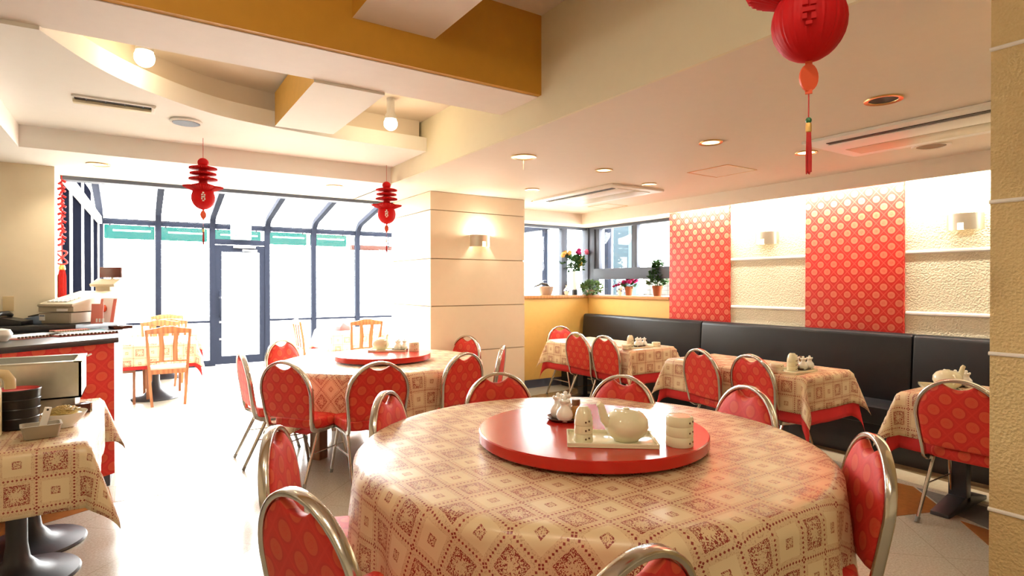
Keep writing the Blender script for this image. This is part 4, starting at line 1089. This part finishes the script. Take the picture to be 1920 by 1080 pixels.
d_ = MB(); d_.tube([(0.06, 0, 0.10), (0.0, 0, 0.155), (-0.08, 0, 0.165), (-0.15, 0, 0.135), (-0.20, 0, 0.125), (-0.225, 0, 0.085)], 0.03, 0.022, segs=8, taper=lambda t: 1.1 - t * 0.85)
d_.tube([(-0.11, 0, 0.165), (-0.12, 0, 0.205), (-0.10, 0, 0.215)], 0.006, segs=6); d_.tube([(-0.15, 0, 0.14), (-0.17, 0.02, 0.165)], 0.006, segs=6)
d_.build('driftwood', M['bark'], P)
P = empty('porcelain_vase', (5.27, 6.60, ZL), 0, 'small blue and white porcelain vase alone on the back ledge', 'vase')
MB().lathe([(0, 0), (0.025, 0), (0.04, 0.03), (0.048, 0.06), (0.035, 0.09), (0.016, 0.105), (0.014, 0.13), (0.022, 0.14), (0, 0.138)], 20).build('body', M['porcelainw'], P)
m_ = MB()
for k in range(8): m_.sphere((0.047 * math.cos(k * PI / 4), 0.047 * math.sin(k * PI / 4), 0.05 + 0.015 * (k % 2)), 0.011, 8, 6)
m_.tube([(0.036 * math.cos(2 * PI * k / 24), 0.036 * math.sin(2 * PI * k / 24), 0.088) for k in range(24)], 0.004, segs=6, closed=True)
m_.build('blue_painting', M['blue'], P)
m_ = MB(); m_.tube([(0.0, 0, 0.138), (0.01, 0, 0.17), (-0.01, 0, 0.19)], 0.004, segs=6); m_.tube([(0.0, 0, 0.138), (-0.03, 0, 0.165)], 0.004, segs=6); m_.build('sprig', M['bark'], P)
P = empty('flower_vase', (5.42, 6.60, ZL), 0, 'tall white vase with a bouquet of yellow, peach and pink flowers', 'flower vase')
MB().lathe([(0, 0), (0.035, 0), (0.04, 0.02), (0.032, 0.10), (0.038, 0.20), (0.030, 0.29), (0.024, 0.32), (0.030, 0.345), (0.024, 0.34), (0, 0.33)], 20).build('body', M['porcelainw'], P)
MB().lathe([(0, 0), (0.0415, 0), (0.0415, 0.07), (0.038, 0.075), (0, 0.075)], 18).build('dark_foot', M['black'], P)
stems = MB()
for q in ((-0.18, 0, 0.60), (-0.10, 0.02, 0.62), (0.10, 0, 0.64), (0.19, -0.02, 0.63), (0.05, 0.03, 0.52), (-0.05, 0, 0.50)): stems.tube([(0, 0, 0.3), (q[0] * 0.4, q[1], 0.45), q], 0.003, segs=5)
stems.build('stems', M['leaf'], P)['kind'] = 'stuff'
f_ = MB(); leaves(f_, (-0.08, 0, 0.47), 0.12, 0.10, 170, 0.065, 11); leaves(f_, (0.06, 0, 0.47), 0.10, 0.11, 130, 0.065, 12)
o = f_.build('foliage', M['leaf'], P, smooth=0); o['kind'] = 'stuff'
blossoms(MB(), [(-0.20, 0, 0.60), (-0.16, 0.02, 0.62), (-0.12, -0.01, 0.60), (-0.21, 0.01, 0.57), (-0.09, 0.0, 0.625)], 0.034).build('peach_flower', M['peach'], P)
blossoms(MB(), [(0.05, -0.02, 0.55), (0.09, -0.03, 0.53), (0.06, -0.03, 0.49), (0.10, -0.02, 0.47), (0.04, -0.03, 0.45), (0.09, -0.03, 0.44), (0.05, -0.03, 0.41), (0.11, 0, 0.56)], 0.027).build('yellow_flower', M['yellow'], P)
blossoms(MB(), [(0.085, 0, 0.66), (0.06, 0, 0.63), (0.09, 0.0, 0.615)], 0.038).build('magenta_flower', M['magenta'], P)
blossoms(MB(), [(0.21, -0.02, 0.65), (0.23, -0.01, 0.625)], 0.036).build('pink_flower', M['pink'], P)
P = empty('potted_plant', (5.60, 6.44, ZL), 0, 'low bushy pale green plant in the ledge corner', 'plant')
MB().lathe([(0, 0), (0.05, 0), (0.065, 0.07), (0.06, 0.075), (0, 0.07)], 18).build('pot', M['palepot'], P)
f_ = MB(); leaves(f_, (0, 0, 0.10), 0.16, 0.085, 330, 0.055, 13); o = f_.build('foliage', M['leafpale'], P, smooth=0); o['kind'] = 'stuff'
P = empty('porcelain_vase', (5.70, 5.93, ZL), 0, 'blue and white porcelain vase with magenta flowers beside the terracotta pot', 'vase')
MB().lathe([(0, 0), (0.032, 0), (0.05, 0.05), (0.055, 0.09), (0.04, 0.125), (0.035, 0.13), (0, 0.128)], 20).build('body', M['porcelainw'], P)
m_ = MB()
for k in range(9): m_.sphere((0.053 * math.cos(k * 0.7), 0.053 * math.sin(k * 0.7), 0.06 + 0.025 * (k % 2)), 0.013, 8, 6)
m_.build('blue_painting', M['blue'], P)
blossoms(leaves(MB(), (0, 0, 0.15), 0.05, 0.03, 14, 0.03, 15), [(-0.02, 0.02, 0.15), (0.03, 0, 0.16), (-0.05, 0.04, 0.14), (-0.09, 0.05, 0.125), (0.0, -0.03, 0.155)], 0.022).build('magenta_flower', M['magenta'], P)
P = empty('potted_flowers', (5.70, 5.77, ZL), 0, 'terracotta pot of red and magenta flowers on the ledge', 'plant')
MB().lathe([(0, 0), (0.04, 0), (0.055, 0.10), (0.06, 0.10), (0.06, 0.125), (0.05, 0.125), (0, 0.11)], 18).build('pot', M['terracotta'], P)
f_ = MB(); leaves(f_, (0, 0, 0.15), 0.075, 0.04, 70, 0.05, 17); o = f_.build('foliage', M['leaf'], P, smooth=0); o['kind'] = 'stuff'
rr = random.Random(4)
blossoms(MB(), [(rr.uniform(-0.09, 0.09), rr.uniform(-0.09, 0.09), 0.20 + rr.uniform(-0.03, 0.03)) for _ in range(18)], 0.028).build('magenta_flower', M['magenta'], P)
P = empty('potted_shrub', (5.70, 5.25, ZL), 0, 'cone-shaped green shrub in a terracotta pot on the ledge', 'plant')
MB().lathe([(0, 0), (0.048, 0), (0.062, 0.10), (0.07, 0.10), (0.07, 0.135), (0.06, 0.135), (0, 0.12)], 18).build('pot', M['terracotta'], P)
MB().tube([(0, 0, 0.1), (0.005, 0, 0.42)], 0.006, segs=6).build('stem', M['bark'], P)
f_ = MB()
for k in range(7):
    z = 0.17 + k * 0.04; leaves(f_, (0.01 * (k % 2), 0, z), 0.125 - 0.011 * k, 0.04, 90, 0.045, 20 + k)
leaves(f_, (0.0, 0, 0.44), 0.04, 0.03, 26, 0.03, 31)
o = f_.build('foliage', M['leaf'], P, smooth=0); o['kind'] = 'stuff'

# ------------------------------------------------------------------ the counter and what stands on it
ct = empty('service_counter', (-0.13, 4.95, 0), 0, 'service counter with black top and red medallion front at the left', 'counter')
A_ = (0, 0); Bc = (-1.50 * 0.787, -1.50 * 0.617)
poly = [A_, (0.03, 1.70), (-0.37, 1.70), (-0.37, 1.20), (-1.9, 1.20), (-1.9, Bc[1]), Bc]
def shrink(p, k): return p
MB().prism(poly, 0.09, 1.012).build('body', M['whitepaint'], ct)
MB().prism([(-0.02, 0.02), (0.01, 1.70), (-0.37, 1.70), (-0.37, 1.20), (-1.9, 1.20), (-1.9, Bc[1] + 0.02), (Bc[0], Bc[1] + 0.03)], 0.0, 0.09).build('plinth', M['frame'], ct)
ang = math.atan2(0.617, 0.787)
MB().box(-1.50, 0.0, -0.012, 0.0, 0.09, 1.012, RZ(ang)).build('front_panel', M['counterred'], ct)
ctop = [(0.035, -0.02), (0.06, 1.70), (-0.37, 1.70), (-0.37, 1.22), (-1.9, 1.22), (-1.9, Bc[1] - 0.04), (Bc[0] + 0.0, Bc[1] - 0.055)]
MB().prism(ctop, 1.012, 1.05, bevel=0.006).build('counter_top', M['black'], ct)
MB().prism([(-1.37, 0.80), (-0.27, 0.85), (0.0, 1.30), (-0.01, 1.66), (-0.36, 1.66), (-0.36, 1.19), (-1.37, 1.19)], 1.05, 1.10, bevel=0.004).build('raised_shelf', M['black'], ct)
# cash register
ux, uy = -0.83, 0.56; vx, vy = 0.564, 0.826
Mr = Matrix(((ux * -1, vx, 0, -0.432 + ux * 0.27), (uy * -1, vy, 0, 5.88 + uy * 0.27), (0, 0, 1, 1.10), (0, 0, 0, 1)))
rg = empty('cash_register', (0, 0, 0), 0, 'beige cash register with brown customer display on the counter', 'cash register')
rg.matrix_world = Mr
DW = 0.27
dwr = MB().box(0, DW, 0, 0.60, 0.004, 0.092, bevel=0.005).build('drawer', M['beigedark'], rg)
MB().box(0.05, DW - 0.015, -0.004, 0.002, 0.012, 0.082, bevel=0.002).build('drawer_front', M['beigedark'], dwr)
MB().box(0.010, 0.058, -0.006, 0.002, 0.030, 0.078).build('drawer_sticker', M['paper'], dwr)
MB().box(0.014, 0.054, -0.0065, -0.004, 0.062, 0.074).build('sticker_band', M['blue'], dwr)
bd = MB(); bd.prism([(0.01, 0.098), (0.62, 0.098), (0.62, 0.265), (0.45, 0.265), (0.0, 0.165), (-0.005, 0.145), (0.01, 0.14)], 0, DW + 0.02, Matrix(((0, 0, 1, -0.01), (1, 0, 0, 0), (0, 1, 0, 0), (0, 0, 0, 1))), bevel=0.006)
rb = bd.build('housing', M['beige'], rg)
kp = MB()
for i in range(5):
    for j in range(4): kp.box(0.03 + i * 0.035, 0.055 + i * 0.035, 0.05 + j * 0.045, 0.082 + j * 0.045, 0.0, 0.008, T((0, 0, 0.167)) @ RX(math.atan2(0.10, 0.45)), bevel=0.002)
kp.build('keypad', M['white'], rb)['kind'] = 'stuff'
MB().box(0.15, 0.24, -0.001, 0.003, 0.105, 0.125).build('name_plate', M['white'], rb)
MB().box(0.11, 0.24, 0.48, 0.57, 0.262, 0.31, bevel=0.004).build('display_neck', M['beige'], rg)
MB().box(0.07, 0.29, 0.0, 0.11, 0.0, 0.028, T((0, 0.47, 0.30)) @ RX(R(28)), bevel=0.005).build('operator_display', M['beige'], rg)
MB().box(0.10, 0.30, 0.54, 0.59, 0.385, 0.48, bevel=0.006).build('customer_display', M['brownscreen'], rg)
MB().box(0.20, 0.22, 0.55, 0.57, 0.30, 0.405).build('display_post', M['beige'], rg)
def card(name, x, y, z, rz, w, h, t, mat, label, cat, lean=0.0, extra=None):
    o = empty(name, (x, y, z), rz, label, cat)
    b = MB().box(-w / 2, w / 2, -t / 2, t / 2, 0, h, RX(-lean), bevel=0.001).build('card', M[mat], o)
    return o
cs = card('menu_stand', -0.262, 5.83, 1.10, R(-14), 0.085, 0.165, 0.006, 'pinkpaper', 'coral red card leaning beside the cash register', 'card', 0.15)
for k, (dx, w) in enumerate(((0.0, 0.012), (0.02, 0.012), (0.042, 0.014))):
    MB().box(dx - w / 2, dx + w / 2, -0.006, -0.002, 0.012, 0.042, RX(-0.15)).build('white_letter', M['paper'], cs)
cs2 = card('menu_stand', -0.205, 5.99, 1.10, R(-35), 0.14, 0.21, 0.012, 'paper', 'tall menu stand with an orange picture behind the coral card', 'card', 0.22)
MB().sphere((-0.02, -0.008, 0.12), 0.028, 14, 10, 1.2).build('orange_picture', M['orangecard'], cs2)
MB().box(-0.07, -0.05, -0.009, -0.005, 0.0, 0.20, RX(-0.22)).build('stand_edge', M['pinkpaper'], cs2)
MB().box(0.04, 0.07, -0.009, -0.005, 0.0, 0.20, RX(-0.22)).build('stand_edge', M['pinkpaper'], cs2)
bk = empty('notebook', (-0.43, 5.74, 1.05), R(25), 'spiral bound notebook lying in front of the cash register', 'notebook')
MB().box(-0.12, 0.12, -0.05, 0.05, 0, 0.012, bevel=0.002).build('pages', M['beige'], bk)
MB().box(-0.12, 0.12, -0.05, 0.05, 0.012, 0.015).build('cover', M['pinkpaper'], bk)
sp_ = MB()
for k in range(14): sp_.tube([(-0.11 + k * 0.017, -0.05 + 0.008 * math.cos(t), 0.007 + 0.009 * math.sin(t)) for t in [2 * PI * q / 8 for q in range(8)]], 0.0012, segs=4, closed=True)
sp_.build('spiral', M['white'], bk)
def menu(x, y, z, rz, label, mat):
    m = empty('menu_folder', (x, y, z), rz, label, 'menu', 'menus lying on the counter')
    MB().box(-0.20, 0.20, -0.13, 0.13, 0, 0.006, bevel=0.001).build('cover', M[mat], m)
    MB().box(-0.19, 0.19, -0.12, 0.12, 0.006, 0.014).build('pages', M['paper'], m)
    ed = MB()
    for k in range(16): ed.box(-0.195 + k * 0.025, -0.185 + k * 0.025, -0.134, -0.122, 0.004, 0.018)
    ed.build('binding', M['mark'], m)
    return m
menu(-0.34, 5.36, 1.0505, R(30), 'red-edged menu at the right of the pile on the counter', 'redpaper')
menu(-0.62, 5.28, 1.0505, R(48), 'menu at the left of the pile on the counter', 'pinkpaper')
tl = tag(MB().box(-0.05, 0.05, -0.03, 0.03, 0, 0.006, bevel=0.001).build('cash_card', M['teal']), 'small teal card on the counter below the coral card', 'card'); tl.location = (-0.26, 5.70, 1.0505); tl.rotation_euler = (0, 0, 0.4)
ct_ = empty('coin_tray', (-0.10, 5.86, 1.0505), 0.4, 'dark red coin tray at the right end of the counter', 'tray')
MB().box(-0.07, 0.07, -0.05, 0.05, 0, 0.008, bevel=0.002).build('tray_floor', M['dishbrown'], ct_)
rm = MB(); rm.box(-0.07, 0.07, -0.052, -0.044, 0.004, 0.026); rm.box(-0.07, 0.07, 0.044, 0.052, 0.004, 0.026); rm.box(-0.072, -0.064, -0.05, 0.05, 0.004, 0.026); rm.box(0.064, 0.072, -0.05, 0.05, 0.004, 0.026)
rm.build('rim', M['dishbrown'], ct_)
ph = empty('telephone', (-0.80, 5.98, 1.10), R(-20), 'black telephone at the back of the counter', 'telephone')
MB().prism([(-0.09, 0), (0.09, 0), (0.09, 0.035), (-0.09, 0.07)], -0.08, 0.08, RX(R(90)), bevel=0.005).build('base', M['black'], ph)
MB().tube([(-0.07, -0.09, 0.075), (-0.07, -0.05, 0.092), (-0.07, 0.05, 0.092), (-0.07, 0.09, 0.075)], 0.02, segs=10).build('handset', M['black'], ph)
bx = empty('card_terminal', (-0.66, 6.09, 1.10), R(-20), 'blue grey payment terminal beside the telephone', 'terminal')
MB().prism([(-0.11, 0), (0.11, 0), (0.11, 0.09), (-0.11, 0.04)], -0.06, 0.06, RX(R(90)), bevel=0.006).build('base', M['blue'], bx)
MB().box(-0.04, 0.08, -0.045, 0.045, 0.068, 0.076, RY(-0.22)).build('keypad', M['black'], bx)
gl = empty('glass_bowl', (-0.73, 4.98, 1.0505), 0, 'white ball shaped jar on the left end of the counter', 'jar')
MB().lathe([(0, 0), (0.03, 0), (0.055, 0.03), (0.058, 0.05), (0.045, 0.075), (0, 0.085)], 20).build('body', M['white'], gl)

# ------------------------------------------------------------------ side table with the steel bain-marie
sd = empty('side_table', (-0.50, 3.79, 0), 0, 'lace-covered service table in front of the counter at the left', 'table')
MB().box(-0.31, 0.31, -0.60, 0.60, 0.695, 0.712).build('tabletop', M['darkwood'], sd)
for y in (-0.16, 0.27):
    MB().lathe([(0, 0), (0.25, 0), (0.252, 0.006), (0.245, 0.016), (0.16, 0.032), (0.09, 0.055), (0.052, 0.10), (0.042, 0.17), (0.040, 0.695), (0, 0.695)], 48, T((0.02, y, 0))).build('pedestal', M['blackiron'], sd)
slc = rect_cloth('tablecloth', 0.63, 1.22, 0.717, 0.29, 0.29, M['lace'], uv0=(0.02, 0.03), wave=0.004, seed=2.0, ear=0.40, lift=0.006)
slc.location = (-0.50, 3.79, 0); tag(slc, 'cream lace cloth with plastic sheen on the service table', 'tablecloth')
ZS = 0.7195
bm_ = empty('bain_marie', (-0.60, 4.19, ZS), 0, 'stainless steel bain-marie with two open wells', 'food warmer')
sh = MB()
sh.box(-0.36, 0.35, -0.20, -0.188, 0.075, 0.275); sh.box(-0.36, 0.35, 0.188, 0.20, 0.075, 0.275)
sh.box(-0.36, -0.348, -0.20, 0.20, 0.075, 0.275); sh.box(0.338, 0.35, -0.20, 0.20, 0.075, 0.275); sh.box(-0.36, 0.35, -0.20, 0.20, 0.075, 0.085)
sh.build('outer_case', M['steel'], bm_)
rm = MB()
rm.box(-0.365, 0.355, -0.207, -0.165, 0.272, 0.280, bevel=0.002); rm.box(-0.365, 0.355, 0.165, 0.207, 0.272, 0.280, bevel=0.002)
for x0, x1 in ((-0.365, -0.335), (-0.215, -0.165), (0.315, 0.355)): rm.box(x0, x1, -0.207, 0.207, 0.272, 0.281, bevel=0.002)
rm.build('rim', M['steel'], bm_)
MB().box(-0.34, 0.33, -0.175, 0.175, 0.12, 0.125).build('well_floor', M['steelin'], bm_)
MB().box(-0.20, -0.18, -0.17, 0.17, 0.125, 0.272).build('divider', M['steelin'], bm_)
MB().box(-0.33, 0.32, -0.17, 0.18, 0.0, 0.075).build('base', M['steel'], bm_)
MB().tube([(0.355, 0.17, 0.268), (0.375, 0.19, 0.275)], 0.005, segs=8).build('tap_pin', M['steel'], bm_)
# bowls
for k in range(4):
    b = empty('black_bowl', (-0.485, 3.70, ZS + 0.002 + k * 0.045), 0.1 * k, 'black lacquered tub, ' + ('bottom of the stack', 'second from the bottom of the stack', 'third from the bottom of the stack', 'topmost of the stack with a red inside')[k] + ' on the service table', 'tub', 'stack of black tubs')
    r = 0.086 + 0.002 * k
    MB().lathe([(0, 0), (r * 0.93, 0), (r * 0.96, 0.006), (r, 0.046), (r + 0.003, 0.050), (r + 0.001, 0.054), (r - 0.004, 0.052), (r - 0.008, 0.038)] + ([(0, 0.036)]), 32).build('body', M['black'], b)
    MB().lathe([(0, 0.039), (r - 0.009, 0.040), (r - 0.005, 0.0535)], 32, cap=False).build('red_inside', M['redpaper'], b)
nb_ = empty('noodle_bowl', (-0.292, 3.60, ZS), 0, 'white bowl heaped with noodles at the right end of the service table', 'bowl')
MB().lathe([(0, 0), (0.04, 0), (0.042, 0.008), (0.07, 0.035), (0.09, 0.066), (0.092, 0.072), (0.086, 0.068), (0.06, 0.035), (0, 0.02)], 36).build('bowl', M['white'], nb_)
nd_ = MB(); rr = random.Random(9)
for _ in range(110):
    a0 = rr.uniform(0, 6.28); r0 = rr.uniform(0.01, 0.06); pts = []
    for q in range(6):
        a = a0 + q * 0.45; rad = r0 + 0.012 * math.sin(q + a0 * 3)
        pts.append((rad * math.cos(a), rad * math.sin(a), 0.060 + 0.035 * (1 - (rad / 0.085) ** 2) + rr.uniform(-0.006, 0.008)))
    nd_.tube(pts, 0.0028, segs=5)
nd_.lathe([(0, 0.082), (0.04, 0.078), (0.075, 0.058), (0.07, 0.045), (0, 0.04)], 20)
o = nd_.build('noodles', M['noodle'], nb_); o['kind'] = 'stuff'
tb = empty('plastic_tub', (-0.362, 3.40, ZS), R(8), 'taupe rectangular plastic tub holding a white scoop', 'tub')
def taper_box(m, w0, d0, w1, d1, h, t):
    def rect(w, d, z, c=0.012):
        o = []
        for sx, sy, a0 in ((1, 1, 0), (-1, 1, 90), (-1, -1, 180), (1, -1, 270)):
            for k in range(4):
                a = R(a0 + 30 * k); o.append((sx * (w - c) + c * math.cos(a), sy * (d - c) + c * math.sin(a), z))
        return o
    m.grid([rect(w0 * 0.9, d0 * 0.9, 0), rect(w0, d0, 0.004), rect(w1, d1, h), rect(w1 + 0.004, d1 + 0.004, h), rect(w1 + 0.004, d1 + 0.004, h + 0.004), rect(w1 - t, d1 - t, h + 0.004), rect(w0 - t, d0 - t, 0.008)], close=True)
    v = [m.bm.verts.new(p) for p in rect(w0 - t, d0 - t, 0.0075)]; m.bm.faces.new(v)
    return m
taper_box(MB(), 0.062, 0.040, 0.072, 0.050, 0.058, 0.004).build('tub_body', M['beigedark'], tb)
sc = empty('scoop', (-0.366, 3.405, ZS + 0.012), R(15), 'white plastic scoop standing in the taupe tub', 'scoop')
sm = MB()
sm.box(-0.014, 0.014, -0.003, 0.003, 0.03, 0.125, RY(R(14)), bevel=0.0025); sm.box(-0.03, 0.03, -0.003, 0.003, 0.0, 0.035, RY(R(14)), bevel=0.0025)
sm.build('scoop_body', M['white'], sc)
MB().lathe([(0, -0.0035), (0.005, -0.0035), (0.005, 0.0035), (0, 0.0035)], 12, RY(R(14)) @ T((0, 0, 0.113)) @ RX(R(90))).build('hanging_hole', M['darkhole'], sc)
th = empty('thermos_pot', (-0.61, 3.53, ZS), 0, 'cream thermos pot cut off by the left edge of the photo', 'thermos')
MB().lathe([(0, 0), (0.088, 0), (0.092, 0.01), (0.092, 0.21), (0.088, 0.225), (0.085, 0.23), (0, 0.23)], 36).build('body', M['thermos'], th)
MB().lathe([(0.0, 0.231), (0.09, 0.231), (0.092, 0.24), (0.088, 0.28), (0.06, 0.305), (0, 0.31)], 36).build('lid', M['thermos'], th)
MB().tube([(0.07, 0, 0.29), (0.105, 0, 0.285), (0.122, 0, 0.255), (0.122, 0, 0.215)], 0.015, 0.022, segs=10).build('spout', M['thermos'], th)
nh = empty('napkin_box', (-0.265, 3.94, ZS), R(20), 'small dark metal-edged box at the far end of the service table', 'box')
MB().box(-0.055, 0.055, -0.035, 0.035, 0, 0.05, bevel=0.003).build('body', M['dishbrown'], nh)
MB().box(-0.058, -0.048, -0.037, 0.037, 0, 0.053, bevel=0.002).build('metal_end', M['chrome'], nh)
MB().box(0.048, 0.058, -0.037, 0.037, 0, 0.053, bevel=0.002).build('metal_end', M['chrome'], nh)

# ------------------------------------------------------------------ sunroom furniture
def make_wood_chair():
    c = empty('wooden_chair', (0, 0, 0), 0, '-', 'chair', 'honey wood chairs in the sunroom')
    def sqleg(name, pts, w):
        return MB().tube(pts, w, segs=4).build(name, M['wood'], c, smooth=20)
    for s in (1, -1):
        sqleg('back_leg', [(0.165 * s, -0.235, 0), (0.185 * s, -0.20, 0.25), (0.195 * s, -0.195, 0.45), (0.205 * s, -0.215, 0.65), (0.222 * s, -0.262, 0.90)], 0.021)
        sqleg('front_leg', [(0.20 * s, 0.20, 0), (0.205 * s, 0.20, 0.42)], 0.021)
        MB().box(0.19 * s - 0.01, 0.19 * s + 0.01, -0.19, 0.2, 0.375, 0.425).build('side_rail', M['wood'], c)
        MB().prism([(0.045 * s, 0.0), (0.095 * s, 0.0), (0.09 * s, 0.16), (0.105 * s, 0.34), (0.055 * s, 0.34), (0.04 * s, 0.16)][::s], -0.008, 0.008, T((0, -0.218, 0.53)) @ RX(R(90 + 7))).build('splat', M['wood'], c)
    MB().box(-0.19, 0.19, 0.185, 0.21, 0.375, 0.425).build('front_rail', M['wood'], c)
    MB().box(-0.19, 0.19, -0.215, -0.19, 0.375, 0.425).build('rear_rail', M['wood'], c)
    MB().tube([(-0.195, -0.21, 0.52), (0, -0.215, 0.525), (0.195, -0.21, 0.52)], 0.02, 0.012, segs=4).build('lower_back_rail', M['wood'], c, smooth=20)
    MB().prism([(-0.235, 0.85), (0.235, 0.85), (0.24, 0.90), (0.13, 0.915), (0.05, 0.935), (-0.05, 0.935), (-0.13, 0.915), (-0.24, 0.90)], -0.012, 0.012, T((0, -0.258, 0)) @ RX(R(90)), bevel=0.004).build('top_rail', M['wood'], c)
    MB().box(-0.20, 0.20, -0.19, 0.215, 0.42, 0.465, bevel=0.018).build('seat_pad', M['white'], c)
    return c
wc0 = make_wood_chair()
def wchair(x, y, a, label, first=False):
    if first: wc0.location = (x, y, 0); wc0.rotation_euler = (0, 0, a); wc0['label'] = label; return wc0
    return dup(wc0, (x, y, 0), a, label)
def wtable(x, y, w, label, lab2, lab3, i):
    t = empty('cafe_table', (x, y, 0), 0, label, 'table', 'square cafe tables in the sunroom')
    MB().box(-w / 2, w / 2, -w / 2, w / 2, 0.70, 0.732).build('tabletop', M['darkwood'], t)
    MB().lathe([(0, 0), (0.27, 0), (0.272, 0.008), (0.26, 0.02), (0.14, 0.05), (0.07, 0.12), (0.042, 0.22), (0.038, 0.70), (0, 0.70)], 40).build('pedestal', M['blackiron'], t)
    u = rect_cloth('undercloth', w + 0.005, w + 0.005, 0.736, 0.33, 0.33, M['undercloth'], wave=0.005, seed=i, ear=0.2); u.location = (x, y, 0); tag(u, lab3, 'tablecloth')
    c = rect_cloth('tablecloth', w + 0.01, w + 0.01, 0.74, 0.29, 0.29, M['lace'], uv0=(0.02, 0.05), wave=0.006, seed=i + 1, lift=0.010); c.location = (x, y, 0); tag(c, lab2, 'tablecloth')
wtable(0.22, 8.50, 0.78, 'square table behind the counter in the sunroom', 'lace cloth on the sunroom table behind the counter', 'red undercloth of the sunroom table behind the counter', 0)
wtable(0.40, 10.35, 0.78, 'square table near the left front panes', 'lace cloth on the sunroom table near the left front panes', 'red undercloth of the sunroom table near the left front panes', 1)
wtable(2.75, 8.75, 0.78, 'square sunroom table beyond the far round table', 'lace cloth on the sunroom table beyond the far round table', 'red undercloth of the sunroom table beyond the far round table', 2)
wchair(0.33, 8.10, 0.0, 'honey wood chair seen from behind, right of the counter', True)
wchair(-0.21, 8.38, R(-90), 'honey wood chair partly hidden by the counter end')
wchair(0.30, 9.10, R(180), 'honey wood chair at the far side of the table behind the counter')
wchair(0.40, 9.83, 0.0, 'honey wood chair at the near side of the table by the left front panes')
wchair(0.45, 10.92, R(180), 'honey wood chair against the left front panes')
wchair(2.20, 8.62, R(-90), 'honey wood chair on the left side of the sunroom table beyond the far round table')
wchair(2.75, 8.22, 0.0, 'honey wood chair at the near side of the sunroom table beyond the far round table')
wchair(3.32, 8.75, R(90), 'honey wood chair at the right of the sunroom table beyond the far round table')
sk = empty('napkin_bundle', (2.62, 8.60, 0.7415), 0.4, 'folded red napkin on the sunroom table behind the far turntable', 'napkin')
MB().prism([(-0.13, 0), (0.13, 0), (0.12, 0.05), (0.02, 0.075), (-0.06, 0.12), (-0.11, 0.06)], -0.06, 0.06, RX(R(90)), bevel=0.01).build('folded_cloth', M['redpaper'], sk)
